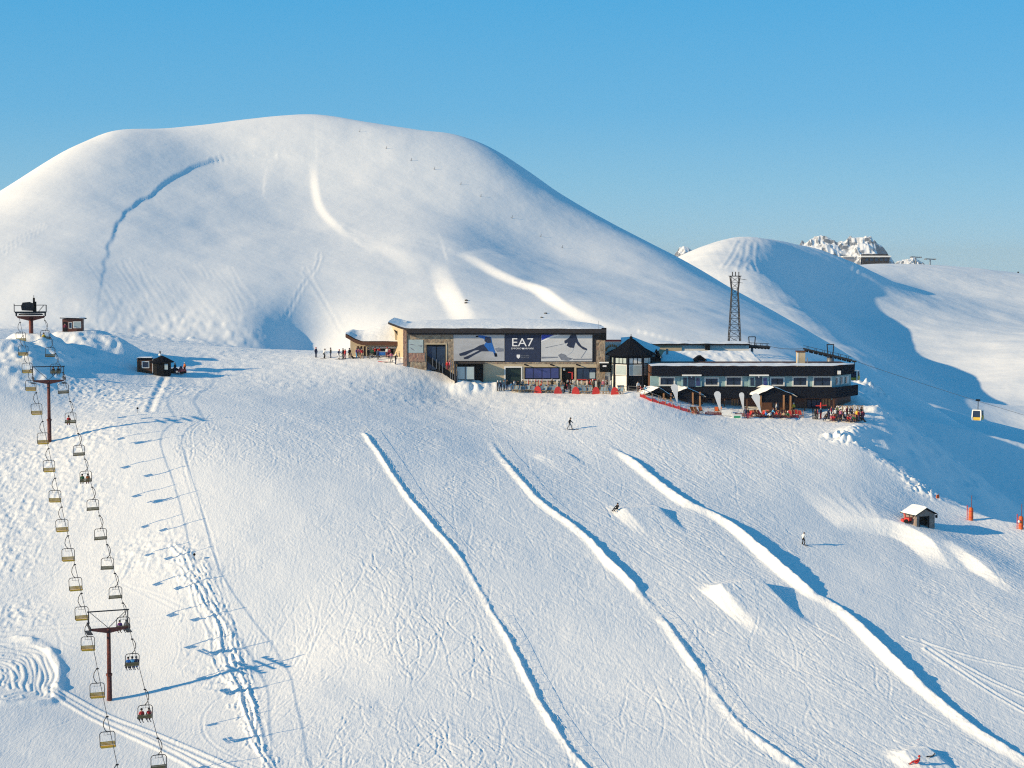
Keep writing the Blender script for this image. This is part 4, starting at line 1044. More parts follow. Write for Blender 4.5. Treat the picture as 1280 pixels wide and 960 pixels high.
part('window_sill', M['white'], st, 654.5, 700.5, 474.2, 475.6, YS0, .4, .22)
part('door', M['black'], st, 702.2, 717.8, 459.4, 488, YS0 + .25, .1, 0)
for q in ((710, 716.5, 464.8, 466), (714.4, 716.2, 466, 474)): part('red_sign', M['red'], st, *q, YS0 + .12, .06, 0)
part('lamp', M['white'], st, 704, 706.4, 460.6, 463, YS0, .3, .1)
window(st, 720.5, 745.4, 459.5, 476, YS0, M['black'], M['glass'], 2, .14, .06)
part('notice_board', M['paleglass'], st, 737, 744, 465.5, 473, YS0, .05, .1); part('red_sill', M['red'], st, 721, 744.5, 473.8, 475.2, YS0, .3, .12)
for px in (655.5, 688, 720.5):
    m = MB(); m.bar(W(px, 455.4, 289.85), W(px, 455.6, 289.2), .12); m.bar(W(px, 455.6, 289.2), W(px + 5, 457.2, 288.9), .16, .22); m.build('spotlight', M['black'], st, world=True)
# wing wall that throws the slanting shade, wind screens in front of the ramp
ws = thing('wind_screen', 'pair of pale glass wind screens beside the station ramp', 'wind screen', W(582, 475, 287.6))
for a, b in ((571.2, 581.3), (582.2, 592.6)):
    m = MB(); m.box(FX(a, 287.6), FX(b, 287.6), 287.55, 287.6, FZ(474, 287.6), FZ(458.5, 287.6)); o = m.build('pane', M['paleglass'], ws, world=True)
    m = MB(); m.box(FX(a, 287.6) - .03, FX(a, 287.6) + .04, 287.5, 287.65, FZ(476, 287.6), FZ(458, 287.6)); m.box(FX(b, 287.6) - .04, FX(b, 287.6) + .03, 287.5, 287.65, FZ(476, 287.6), FZ(458, 287.6)); m.build('frame', M['grey_steel'], ws, world=True)
wg = thing('wing_wall', 'dark retaining wall with roof slab beside the station basement', 'retaining wall', W(571, 474, 288.8))
m = MB(); m.box(FX(568.6, 289), FX(570.4, 289), 286.9, 289.9, FZ(488, 289), FZ(452.4, 289)); m.build('wall', M['fascia'], wg, world=True)
m = MB(); m.box(FX(570.6, 289), FX(606, 289), 287.9, 289.9, FZ(454.3, 289), FZ(453.2, 289)); m.build('slab', M['fascia'], wg, world=True)
part('panel', M['black'], wg, 594, 604, 456, 478, YS0, .2, .5)
# dark sloping net fence with posts along the ramp
rf_ = thing('ramp_fence', 'dark sloping net fence with bare posts beside the station doorway', 'fence', W(555, 462, 287))
top = [(533, 443), (541, 449), (549, 455), (557, 461), (565, 466), (571, 470)]
m = MB()
for (a, b), (c, d) in zip(top[:-1], top[1:]):
    m.add([W(a, b, 287.2), W(c, d, 287.2), W(c, d + 9, 287.2), W(a, b + 8, 287.2)], [(0, 1, 2, 3)])
    m.add([W(a, b, 287.24), W(c, d, 287.24), W(c, d + 9, 287.24), W(a, b + 8, 287.24)], [(0, 1, 2, 3)])
m.build('net', M['black'], rf_, world=True)
for a, b, h in [(541, 452, 8), (545.5, 455, 9), (549, 457, 8), (553, 460, 9), (563, 467, 20), (565.5, 469, 20), (568, 470, 18), (570, 471, 15), (572, 472, 11)]:
    m = MB(); m.tube([W(a, b + 6, 287.1), W(a, b - h + 3, 287.1)], .05, 5); m.build('post', M['grey_steel'], rf_, world=True)
for k, (a, b) in enumerate([(559, 455), (562, 457.5)]):
    q = W(a, b, 289.2); person('stand', (q.x, q.y, FZ(463.5, 289.2)), 2.6, 'red' if k == 0 else 'pink', 'maroon', 'person in %s jacket behind the dark ramp fence' % ('red' if k == 0 else 'pink'), 'red', size=.95)

# ---------------------------------------------------------------- cream annex on the left with a curved snow roof
YA = 296.0
an = thing('annex_pavilion', 'low cream pavilion with curved snow roof left of the station', 'pavilion', W(468, 450, YA))
wall_with_holes(438, 505, 424, 462, [(466.5, 497, 435.6, 449)], YA, .3, M['cream'], 'wall', an)
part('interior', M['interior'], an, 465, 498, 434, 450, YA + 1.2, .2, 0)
m = rect(MB(), 464.6, 499, 433.6, 435.4, YA, .2, .1); rect(m, 464.6, 466.4, 435.4, 450, YA, .2, .1); rect(m, 497.2, 499, 435.4, 450, YA, .2, .1); m.build('door_frame', M['white'], an, world=True)
for px in (445, 449.2, 453.4, 457.6): part('column', M['cream'], an, px, px + 1.3, 432, 449.5, YA, .2, .35)
for px in (446.6, 450.8, 455): part('slot_window', M['brown'], an, px, px + 2.2, 432.6, 448, YA, .06, .04)
m = MB(); m.box(FX(438, YA), FX(438, YA) + .25, YA + .3, YA + 8, FZ(462, YA), FZ(423, YA)); m.build('side_wall', M['cream'], an, world=True)
def aroof(u, v, dz=0):
    px = 432 + (506 - 432) * u
    e = float(np.interp(px, [432, 437, 444, 452, 480, 506], [417.6, 420.5, 424.6, 427.2, 427.6, 428]))
    rise = float(np.interp(px, [432, 450, 475, 494, 506], [.2, 1.2, 2.4, 3.0, 3.0]))
    return (FX(px, YA - 1), YA - 1.0 + 8 * v, FZ(e, YA - 1) + rise * math.sin(min(1, v * 1.3) * math.pi / 2) + dz)
m = MB(); m.grid(lambda u, v: aroof(u, v, 0), 26, 8); m.grid(lambda u, v: aroof(u, v, -.55), 26, 8)
for k in range(26): m.add([aroof(k / 26, 0), aroof((k + 1) / 26, 0), aroof((k + 1) / 26, 0, -.55), aroof(k / 26, 0, -.55)], [(0, 1, 2, 3)])
for k in range(8): m.add([aroof(0, k / 8), aroof(0, (k + 1) / 8), aroof(0, (k + 1) / 8, -.55), aroof(0, k / 8, -.55)], [(0, 1, 2, 3)])
rf = m.build('roof', M['brown'], an, world=True)
m = MB(); m.grid(lambda u, v: aroof(u, .005 + .99 * v, .03 + .35 * min(1, 12 * u + .4) * min(1, 8 * v + .3) + .06 * float(vnoise(u * 9, v * 8, 1.5, 3))), 40, 14); m.build('roof_snow', M_ROOFSNOW, rf, True, world=True)
m = MB(); m.poly([W(493, 412.5, 295.2), W(497.5, 419, 295.2), W(505, 427, 295.2), W(494, 427, 295.2)], (0, .3, 0)); m.build('gable_wing', M['cream'], an, world=True)
m = MB(); m.poly([W(491.8, 412, 295), W(494, 412.4, 295), W(500, 419, 295), W(506, 426.4, 295), W(505.4, 427.6, 295), W(498, 420.5, 295)], (0, .25, 0)); m.build('wing_roof', M['fascia'], an, world=True)

# ---------------------------------------------------------------- sign wall and lodge roofs between station and kiosk
sg = thing('sign_wall', 'white sign wall with a faded orange arc of letters and red capping', 'sign', W(765, 488, 293))
part('side_panel', M['paleglass'], sg, 750, 755.5, 427, 452, 293, .3, .0)
o = part('board', M['white'], sg, 755.6, 776, 427.5, 453, 293, .25, .03)
part('red_capping', M['red'], sg, 750, 776.6, 424.6, 427.2, 293, .5, .12)
for k in range(9):
    a = math.radians(20 + 140 * k / 8); p = (765.5 - 8.5 * math.cos(a), 440 - 8.2 * math.sin(a))
    flat_c = W(p[0], p[1], 293)
    MB().box(flat_c.x - .13, flat_c.x + .13, 292.93, 292.95, flat_c.z - .2, flat_c.z + .2).build('letter', M['orangeprint'], o, world=True)
part('wall', M['cream'], sg, 750, 776, 453, 490, 293.2, .3, 0)
db = thing('hanging_sign', 'black square sign board with a small white mark beside the kiosk', 'sign', W(755, 466, 289.3))
part('board', M['black'], db, 749.6, 760.6, 454, 465, 289.3, .2, 0); part('white_mark', M['letter'], db, 753.4, 758, 456.6, 458.6, 289.3, .03, .03)
part('snow_cap', M_ROOFSNOW, db, 749.4, 760.8, 452.4, 454, 289.3, .25, .02)
wd = thing('white_door_wall', 'white wall with grey door below the black sign', 'wall', W(755, 488, 290.4))
part('wall', M['white'], wd, 748.5, 763, 465.2, 489, 290.4, .25, 0)
part('door', M['printgrey'], wd, 756.5, 760.5, 470.5, 488.5, 290.4, .1, .06)
# ---------------------------------------------------------------- octagonal kiosk
kc = W(788.5, 489, 290.5); kz = FZ(493, 288)
ko = thing('kiosk', 'octagonal dark kiosk with steep curved slate roof and bright glazed sides', 'kiosk', (kc.x, kc.y, kz), 0)
KR = 3.35; A0 = math.radians(-102.5)
def kz_(py): return FZ(py, 288.2) - kz
def facet(k, fa, fb, z0, z1, out, thick, m, name, parent):
    a, b = A0 + k * math.pi / 4, A0 + (k + 1) * math.pi / 4
    P0 = Vector((math.cos(a) * KR, math.sin(a) * KR, 0)); P1 = Vector((math.cos(b) * KR, math.sin(b) * KR, 0))
    n = ((P0 + P1) / 2).normalized()
    q0 = P0.lerp(P1, fa) + n * out; q1 = P0.lerp(P1, fb) + n * out
    return MB().poly([(q0.x, q0.y, z0), (q1.x, q1.y, z0), (q1.x, q1.y, z1), (q0.x, q0.y, z1)], -n * thick).build(name, m, parent)
zs = [kz_(y) for y in (489, 469.8, 455.5, 447.6, 443.6)]
m = MB(); m.lathe([(KR - .12, -1.5), (KR - .12, zs[4] + .1)], 8, a0=A0); m.build('core_wall', M['black'], ko)
for k in range(8):
    lit = k in (5, 6, 7)                     # sunward sides: white panels paint in the sunlight, dark ones the shade
    a = A0 + k * math.pi / 4
    m = MB(); m.tube([(math.cos(a) * KR, math.sin(a) * KR, -1.5), (math.cos(a) * KR, math.sin(a) * KR, zs[4] + .2)], .20, 8); m.build('post', M['darkwood'], ko)
    facet(k, .08, .92, zs[0] - 1.4, zs[1], .0, .08, M['white'] if lit else M['darkwood'], 'lower_panel', ko)
    w = facet(k, .08, .92, zs[1] + .08, zs[2], .02, .08, M['white'] if not lit else M['white'], 'window_frame', ko)
    facet(k, .13, .87, zs[1] + .2, zs[2] - .12, .04, .06, M['paleglass'], 'pane', w)
    w = facet(k, .05, .95, zs[2] + .1, zs[3] + .1, .0, .08, M['darkwood'], 'clerestory', ko)
    for q in range(3): facet(k, .10 + .28 * q, .32 + .28 * q, zs[2] + .2, zs[3], .03, .06, M['white'] if not lit else M['paleglass'], 'pane', w)
    facet(k, .0, 1.0, zs[3] + .12, zs[4] + .15, .0, .08, M['darkwood'], 'frieze', ko)
R8 = math.pi / 8
ze, za = kz_(443.2), kz_(424)
m = MB(); m.lathe([(KR + .85, ze - .22), (KR + .95, ze - .1), (KR + .25, ze + .38), (2.35, ze + 1.0), (1.4, ze + 1.75), (.65, ze + 2.35), (.12, za + .1)], 8, a0=A0); m.build('roof', M['shingle'], ko)
m = MB(); m.lathe([(.12, za), (.30, za + .12), (.18, za + .34), (.06, za + .44), (.05, za + .75), (.01, za + .8)], 10); m.build('finial', M['shingle'], ko, True)
# ---------------------------------------------------------------- dark lodge behind with its roof in shade
lo = thing('lodge', 'small lodge behind the kiosk with shaded snow roof and dark gable', 'lodge', W(800, 470, 303))
m = MB(); m.poly([W(776, 424, 305), W(790, 422.6, 306), W(824, 436, 300), W(817, 446, 296), W(776, 446, 298)], (0, .1, -.5)); rf = m.build('roof', M['fascia'], lo, world=True)
m = MB(); m.poly([W(776, 423.2, 304.9), W(790, 422, 305.9), W(825, 435.6, 299.9), W(817.5, 445.4, 295.9), W(776, 445.4, 297.9)], (0, -.05, .2)); m.build('roof_snow', M_ROOFSNOW, rf, world=True)
m = MB(); m.poly([W(817, 446, 297), W(821, 437, 297), W(826, 447, 297), W(826, 470, 297), W(815, 470, 297)], (0, 6, 0)); m.build('gable_wall', M['darkwood'], lo, world=True)
m = MB(); m.bar(W(816, 446, 296.4), W(820.4, 436.6, 296.4), .25, .12); m.bar(W(820.4, 436.6, 296.4), W(827.5, 447.5, 296.4), .25, .12); m.build('barge_board', M['brown'], lo, world=True)

# ---------------------------------------------------------------- the hotel
YH = 283.0
hz = FZ(520, YH)
ho = thing('hotel', 'long dark wooden hotel with flat roof, teal upper floor and balconies', 'hotel', (FX(940, YH), YH, hz))
xa, xb, xc = FX(813, YH), FX(1040, YH), FX(1064, 289)
# body
m = MB(); m.poly([(xa, YH, FZ(483, YH)), (xb, YH, FZ(483, YH)), (xb, YH, FZ(470, YH)), (xa, YH, FZ(470, YH))], (0, .35, 0)); m.build('upper_wall', M['teal'], ho, world=True)
m = MB(); m.poly([(xb, YH, 0), (xc, 289.0, 0), (xc - .35, 289.0, 0), (xb - .02, YH + .35, 0)], (0, 0, FZ(470, YH) - FZ(500, YH))); o = m.build('corner_wall', M['teal'], ho, world=True); o.location.z += FZ(500, YH)
for v in o.data.vertices: pass
m = MB(); m.box(xc - .4, xc - .05, 289, 290.5, FZ(530, YH), FZ(457.6, YH)); m.box(xa, xa + .3, YH + .4, 290.5, FZ(530, YH), FZ(457.6, YH)); m.box(xa + .3, xc - .4, 296.7, 290.5, FZ(530, YH), FZ(457.6, YH)); m.build('back_wall', M['brown'], ho, world=True)
m = MB(); m.box(xa, FX(1045, YH), YH + .25, YH + .6, hz - 3, FZ(497, YH)); m.build('ground_floor_wall', M['redbrown'], ho, world=True)
m = MB(); m.poly([(FX(1045, YH), YH + .25, hz - 3), (xc, 289, hz - 3), (xc, 289, FZ(497, YH)), (FX(1045, YH), YH + .25, FZ(497, YH))], (-.3, .2, 0)); m.build('ground_floor_wall', M['redbrown'], ho, world=True)
# parapet of stained boards, panel by panel
def band(py0, py1, out, name, m, edges, thick=.14):
    for a, b in zip(edges[:-1], edges[1:]):
        xa_, xb_ = FX(a, YH) + .012, FX(b, YH) - .012
        MB().box(xa_, xb_, YH - out, YH - out + thick, FZ(py1, YH), FZ(py0, YH)).build(name, m, ho, world=True)
band(457.4, 469.6, .95, 'parapet_board', M['darkwood'], [814, 846, 877, 905, 933, 962, 990, 1018, 1041])
xo = FX(1041, YH); n_ = Vector((-(289 - YH), (xc - xb), 0)).normalized()
m = MB(); m.poly([(xo, YH - .95, FZ(469.6, YH)), (xc + .5, 288.6, FZ(469.6, YH)), (xc + .5, 288.6, FZ(457.4, YH)), (xo, YH - .95, FZ(457.4, YH))], (-.1, .12, 0)); m.build('parapet_board', M['darkwood'], ho, world=True)
m = MB(); m.box(xc + .38, xc + .5, 288.7, 290.5, FZ(469.6, YH), FZ(457.4, YH)); m.build('parapet_board', M['darkwood'], ho, world=True)
m = MB(); m.poly([(xa, YH - .8, 0), (xo, YH - .8, 0), (xc + .36, 288.7, 0), (xc + .36, 290.5, 0), (xa, 290.5, 0)], (0, 0, .18)); o = m.build('flat_roof', M['fascia'], ho, world=True); o.location.z += FZ(467.4, YH)
def roofedge(u, v):
    x = xa + (xc + .3 - xa) * u; Y0 = YH - .9 + max(0, (x - xo) / (xc - xo)) * 5.4
    return (x, Y0 + (288.6 - Y0) * v, FZ(457.4, YH) + .04 + .10 * min(1, 20 * u, 25 * (1 - u)) * min(1, .25 + 6 * v) + .05 * float(vnoise(u * 40, v * 10, 1.3, 8)))
m = MB(); m.grid(roofedge, 120, 8); m.build('roof_snow', M_ROOFSNOW, ho, True, world=True)
# balcony
band(483.4, 496.8, 1.5, 'balcony_board', M['darkwood'], [813.5, 846, 877, 905, 933, 962, 990, 1018, 1043])
xo2 = FX(1043, YH)
m = MB(); m.poly([(xo2, YH - 1.5, FZ(496.8, YH)), (xc + 1.0, 288.0, FZ(496.8, YH)), (xc + 1.0, 288.0, FZ(483.4, YH)), (xo2, YH - 1.5, FZ(483.4, YH))], (-.1, .12, 0)); m.build('balcony_board', M['darkwood'], ho, world=True)
m = MB(); m.poly([(xa, YH - 1.35, 0), (xo2, YH - 1.35, 0), (xc + .85, 288.05, 0), (xc + .85, 290, 0), (xa, YH + 1, 0)], (0, 0, .2)); o = m.build('balcony_floor', M['darkwood'], ho, world=True); o.location.z += FZ(495.6, YH)
# upper windows and door bays
for a, b, y0, y1, nb in [(824, 844, 470.8, 482.4, 1), (880.5, 899, 471.5, 482.6, 1), (906.8, 928, 470.2, 482.8, 1), (962.5, 981, 471.2, 482.6, 1), (990.4, 1010, 470.4, 483, 1), (1016, 1040, 470.2, 483.6, 1)]:
    window(ho, a, b, y0, y1, YH, M['white'], M['glass'], nb, .22, .12, bar=M['black'])
for a, b in ((851.5, 877), (935.5, 961)):
    bay = part('door_bay', M['teal'], ho, a, b, 470.4, 483.4, YH, .2, .3)
    part('door', M['glass'], bay, a + 8.5, b - 8.5, 470.8, 483.2, YH, .05, .36)
    part('side_window', M['glass'], bay, a + 2.4, a + 7, 472, 482, YH, .05, .36); part('side_window', M['blueglass'], bay, b - 7, b - 2.4, 472, 482, YH, .05, .36)
    part('canopy', M['white'], bay, a + .4, b - 1, 467.7, 469.4, YH, 1.2, 1.25)
    part('lamp', M['letter'], bay, (a + b) / 2 - 1, (a + b) / 2 + .6, 470, 471.8, YH, .2, .6)
for k, t_ in enumerate((.30, .55, .80)):
    q0 = Vector((xb, YH, 0)).lerp(Vector((xc, 289, 0)), t_ - .1); q1 = Vector((xb, YH, 0)).lerp(Vector((xc, 289, 0)), t_ + .1)
    m = MB(); m.poly([(q0.x - .05 * n_.x - .06, q0.y - .12, FZ(482, YH)), (q1.x - .06, q1.y - .12, FZ(482, YH)), (q1.x - .06, q1.y - .12, FZ(472, YH)), (q0.x - .06, q0.y - .12, FZ(472, YH))], (.0, .1, 0))
    w = m.build('window', M['white'], ho, world=True)
    m = MB(); m.poly([(q0.x + .12, q0.y - .10, FZ(481, YH)), (q1.x - .22, q1.y - .20, FZ(481, YH)), (q1.x - .22, q1.y - .20, FZ(473, YH)), (q0.x + .12, q0.y - .10, FZ(473, YH))], (.0, .04, 0)); m.build('pane', M['glass'], w, world=True)
part('satellite_dish', M['white'], ho, 1046, 1050, 463, 467.5, YH - .3, .2, .9)
# ground floor windows, posts, doors
for a, b in ((884, 902), (905, 925), (1009, 1027)): window(ho, a, b, 499, 510, YH + .25, M['darkwood'], M['glass'], 2, .1, .06)
for px in (891, 914.5, 917.5, 921, 1028.5, 1032, 1036): part('shutter', M['pine'], ho, px, px + 2.3, 498.5, 508, YH + .25, .08, .08)
for px in (818, 846, 877, 905, 933, 962, 1005, 1041): m = MB(); m.bar((FX(px, YH), YH - 1.2, hz - 2), (FX(px, YH), YH - 1.2, FZ(496, YH)), .2); m.build('balcony_post', M['brown'], ho, world=True)
# ---------------------------------------------------------------- pitched snow roof behind the hotel
bh = thing('rear_house', 'rear house with broad pitched snow roof behind the hotel', 'house', (FX(885, 299), 299, FZ(470, 299)))
def hroof(u, v, dz=0):
    x0, x1 = np.interp(v, [0, 1], [FX(823, 298), FX(829, 306)]), np.interp(v, [0, 1], [FX(955, 298), FX(940, 306)])
    return (x0 + (x1 - x0) * u, 298 + 8 * v, FZ(455.5, 298) + (FZ(441.5, 306) - FZ(455.5, 298)) * v + dz)
m = MB(); m.grid(lambda u, v: hroof(u, v, 0), 4, 2); m.grid(lambda u, v: hroof(u, v, -.2), 4, 2); rf = m.build('roof', M['fascia'], bh, world=True)
m = MB(); m.grid(lambda u, v: hroof(u, v, .05 + .38 * min(1, 30 * u + .3, 30 * (1 - u) + .3) * min(1, 8 * v + .55) + .10 * float(vnoise(u * 30, v * 9, 1.6, 9)) - (.25 * max(0, float(vnoise(u * 40, 0, 1.5, 4))) if v < .05 else 0)), 110, 12); m.build('roof_snow', M_ROOFSNOW, rf, True, world=True)
part('wall', M['cream'], bh, 828, 950, 455, 472, 299, .3, 0)
for px in (896, 900, 905, 924, 929, 940): part('window', M['glass'], bh, px, px + 3, 452.5, 457, 298.9, .1, .2)
dm = MB(); dm.poly([W(868.6, 454.5, 297), W(868.6, 449.5, 297), W(875, 444.8, 297), W(882, 449.5, 297), W(882, 454.5, 297)], (0, 3, 0)); d_ = dm.build('dormer', M['darkwood'], bh, world=True)
part('pane', M['glass'], d_, 871, 878.5, 450, 454, 297, .05, .04)
m = MB(); m.bar(W(867, 450.6, 296.7), W(875, 444.2, 296.7), .4, .16); m.bar(W(875, 444.2, 296.7), W(883.6, 450.6, 296.7), .4, .16); m.build('dormer_roof', M['shingle'], d_, world=True)
fl = thing('rear_hall', 'low beige hall with flat snowy roof line behind the pitched roof', 'building', (FX(875, 312), 312, FZ(450, 312)))
part('wall', M['cream'], fl, 808, 852, 430.5, 446, 312, .4, 0); part('wall', M['white'], fl, 852, 936, 431.5, 446, 312.2, .4, 0)
m = MB(); m.grid(lambda u, v: (FX(800, 311.6) + (FX(938, 311.6) - FX(800, 311.6)) * u, 311.6 + 10 * v, FZ(430.4, 311.6) + .12 + .1 * math.sin(v * 3) + .08 * float(vnoise(u * 30, v * 5, 2, 3))), 60, 5); m.build('roof_snow', M_ROOFSNOW, fl, True, world=True)
m = MB(); m.box(FX(800, 311.6), FX(938, 311.6), 311.5, 322, FZ(431.4, 311.6), FZ(430.6, 311.6)); m.build('roof', M['fascia'], fl, world=True)
part('roof_vent', M['black'], fl, 881.8, 887.6, 430, 437.5, 311, 1, 0)
ch = thing('chimney_block', 'broad cream chimney block on the hotel roof', 'chimney', W(1001, 458, 290))
part('stack', M['cream'], ch, 996.5, 1006.5, 440.5, 459, 290, 1.2, 0); part('cap', M['brown'], ch, 995.8, 1007.2, 438.6, 440.4, 290, 1.5, .1); part('render_strip', M['white'], ch, 996.3, 998, 441, 458, 290, .1, .05)
m = MB(); m.tube([W(1009.2, 458, 290), W(1009.2, 447, 290)], .08, 6); m.build('flue', M['grey_steel'], ch, world=True)
sp_ = thing('roof_vent', 'small grey vent lump on the pitched snow roof', 'vent', W(834, 441, 303)); part('pipe', M['grey_steel'], sp_, 832.6, 835.4, 436, 442.5, 303, .4, 0)
# ---------------------------------------------------------------- entrance porches with snow on their gables
def porch(ax, ay, lx, ly, rx, ry, base_py, Yp, cols, label, depth=3.0, seed=1):
    t = thing('porch', label, 'porch', W(ax, base_py, Yp))
    A, L, R = W(ax, ay, Yp), W(lx, ly, Yp), W(rx, ry, Yp); D = Vector((-.35 * depth, depth, 0))
    for q, n in ((L, 'left'), (R, 'right')):
        m = MB(); m.poly([A, q, q + D, A + D], (0, 0, -.16)); rf = m.build('roof_slope', M['darkwood'], t, world=True)
        nrm = (q - A).cross(D).normalized(); nrm = nrm if nrm.z > 0 else -nrm
        def sn(u, v, q=q, nrm=nrm): 
            p = A.lerp(q, u * 1.03) + D * (v * 1.02 - .03); e = min(1, 6 * (1.02 - u)) * min(1, 5 * v + .45)
            p = p + nrm * (.03 + .28 * e + .06 * float(vnoise(u * 6, v * 6, 1.4, seed))); return tuple(p)
        m = MB(); m.grid(sn, 14, 10); m.build('roof_snow', M_ROOFSNOW, rf, True, world=True)
    m = MB(); m.poly([A - Vector((0, -.3, .2)), L - Vector((-.3, -.3, .2)), Vector((L.x + .3, Yp + .3, FZ(base_py, Yp) + 2.0)), Vector((R.x - .3, Yp + .3, FZ(base_py, Yp) + 2.0)), R - Vector((.3, -.3, .2))], (0, .1, 0)); m.build('gable_boards', M['darkwood'], t, world=True)
    for c in cols:
        m = MB(); m.bar((FX(c, Yp), Yp + .2, FZ(base_py, Yp) - .6), (FX(c, Yp), Yp + .2, FZ(ly, Yp) + .1), .24); m.build('column', M['pine'], t, world=True)
    m = MB(); m.box(L.x + .4, R.x - .4, Yp + 1.2, Yp + 1.35, FZ(base_py, Yp) - .5, FZ(ly, Yp)); w = m.build('back_wall', M['brown'], t, world=True)
    xm = (L.x + R.x) / 2; MB().box(xm - .5, xm + .5, Yp + 1.14, Yp + 1.19, FZ(base_py, Yp) - .4, FZ(base_py, Yp) + 2.0).build('door', M['glass'], w, world=True)
    return t
porch(823.5, 486, 808, 492.6, 842, 497.4, 507, 278.6, (830, 839), 'left gabled porch half sunk behind the snow edge', 3.4, 3)
porch(859, 486, 847, 490.8, 881.5, 496.6, 515, 279.6, (866.5, 875.5), 'middle gabled porch with pine columns and orange net below', 3.0, 4)
porch(967.5, 485, 946.5, 494.6, 996, 496.2, 519, 279.2, (951.5, 980.5, 989), 'right gabled porch with thick snow and three pine columns', 3.6, 5)
# ---------------------------------------------------------------- gondola lift behind and beside the hotel
def gondola_pylon(cx, top_py, arm0, arm1, base_py, Y, label, mast_r=.42):
    t = thing('gondola_pylon', label, 'lift pylon', W(cx, base_py, Y))
    a, b = W(arm0[0], arm0[1], Y), W(arm1[0], arm1[1], Y); c = W(cx, (arm0[1] + arm1[1]) / 2, Y)
    m = MB(); m.tube([W(cx, base_py + 14, Y), c], mast_r, 12); m.build('mast', M['grey_steel'], t, True, world=True)
    for dy, nm in ((-.9, 'sheave_train'), (.9, 'sheave_train')):
        d = Vector((0, dy, 0)); o = MB(); o.bar(a + d, b + d, .14, .30)
        for k in range(6): p = a.lerp(b, (k + .5) / 6) + d; o.bar(p + Vector((0, 0, .1)), p + Vector((0, 0, .5)), .08)
        o = o.build(nm, M['dark_steel'], t, world=True)
        for k in range(10):
            p = a.lerp(b, (k + .5) / 10) + d + Vector((0, 0, -.25)); w = MB(); w.tube([p + Vector((0, -.06, 0)), p + Vector((0, .06, 0))], .22, 8); w.build('sheave', M['black'], o, world=True)
        r = MB(); r.bar(a + d + Vector((0, 0, .55)), b + d + Vector((0, 0, .55)), .05)
        r.build('handrail', M['dark_steel'], t, world=True)
    f = MB(); w_ = 4.2
    for s in (-1, 1): f.bar(W(cx + s * w_ * .75, (arm0[1] + arm1[1]) / 2, Y), W(cx + s * w_, top_py, Y), .16)
    f.bar(W(cx - w_, top_py, Y), W(cx + w_, top_py, Y), .16); f.build('lifting_frame', M['dark_steel'], t, world=True)
    return t
gondola_pylon(1038, 430.5, (1005, 436), (1064, 450), 458, 300, 'gondola pylon with long slanting wheel trains right of the chimney', .62)
gondola_pylon(940, 421, (921, 431.5), (962, 433.5), 440, 318, 'gondola pylon with upright frame left of the chimney', .25)
GA, GB, GC, GD = W(921, 431, 318), W(962, 433, 318), W(1005, 435.6, 300), W(1064, 449.6, 300)
GE = W(1330, 533.5, 273)
for dy, lb in ((-.9, 'front gondola rope running from the pylons over the shaded valley'), (.9, 'rear gondola rope running from the pylons over the shaded valley')):
    d = Vector((0, dy, 0)); m = MB(); m.tube([p + d for p in sagged([W(860, 426, 330), GA, GB, GC, GD, GE], .25)], .022, 5); tag(m.build('gondola_rope', M['cable']), lb, 'cable')
def gondola(px, py, Y, label):
    g = W(px, py, Y)
    t = thing('gondola_cabin', label, 'gondola cabin', g, -.55, 'gondola cabins')
    m = MB(); m.box(-.30, .30, -.1, .1, -.1, .12); m.tube([(-.35, 0, -.05), (.35, 0, -.05)], .12, 8); m.build('grip', M['black'], t)
    m = MB(); m.tube([(0, 0, 0), (0, .12, -.5), (0, .05, -1.7)], .06, 6); m.build('hanger', M['dark_steel'], t)
    z1, z0, w, d = -1.7, -3.25, .72, .62
    m = MB()
    for x in (-w, w):
        for y in (-d, d): m.bar((x * .9, y * .9, z0), (x, y, z0 + .5), .18); m.bar((x, y, z0 + .5), (x * .92, y * .92, z1), .18)
    m.poly([(-w, -d, z1), (w, -d, z1), (w, d, z1), (-w, d, z1)], (0, 0, .16)); m.build('frame', M['white'], t)
    m = MB(); m.poly([(-w * .86, -d * .86, z0), (w * .86, -d * .86, z0), (w * .86, d * .86, z0), (-w * .86, d * .86, z0)], (0, 0, .1)); m.box(-w * .93, w * .93, -d * .93, d * .93, z0 + .1, z0 + .5); m.build('lower_shell', M['yellow'], t)
    m = MB(); m.box(-w * .9, w * .9, -d * .93, d * .93, z0 + .52, z1 - .02); m.build('window_band', M['glass'], t)
    for s in (-1, 1): m = MB(); m.box(s * (w + .02), s * (w + .16), -.35, .35, z0 + .15, z0 + .8); m.build('ski_rack', M['yellow'], t)
    return t
gondola(1068, 451.5, 299, 'gondola cabin hanging close to the right end of the hotel')
gondola(1222.5, 500.0, 282.5, 'gondola cabin hanging alone over the blue shaded valley')
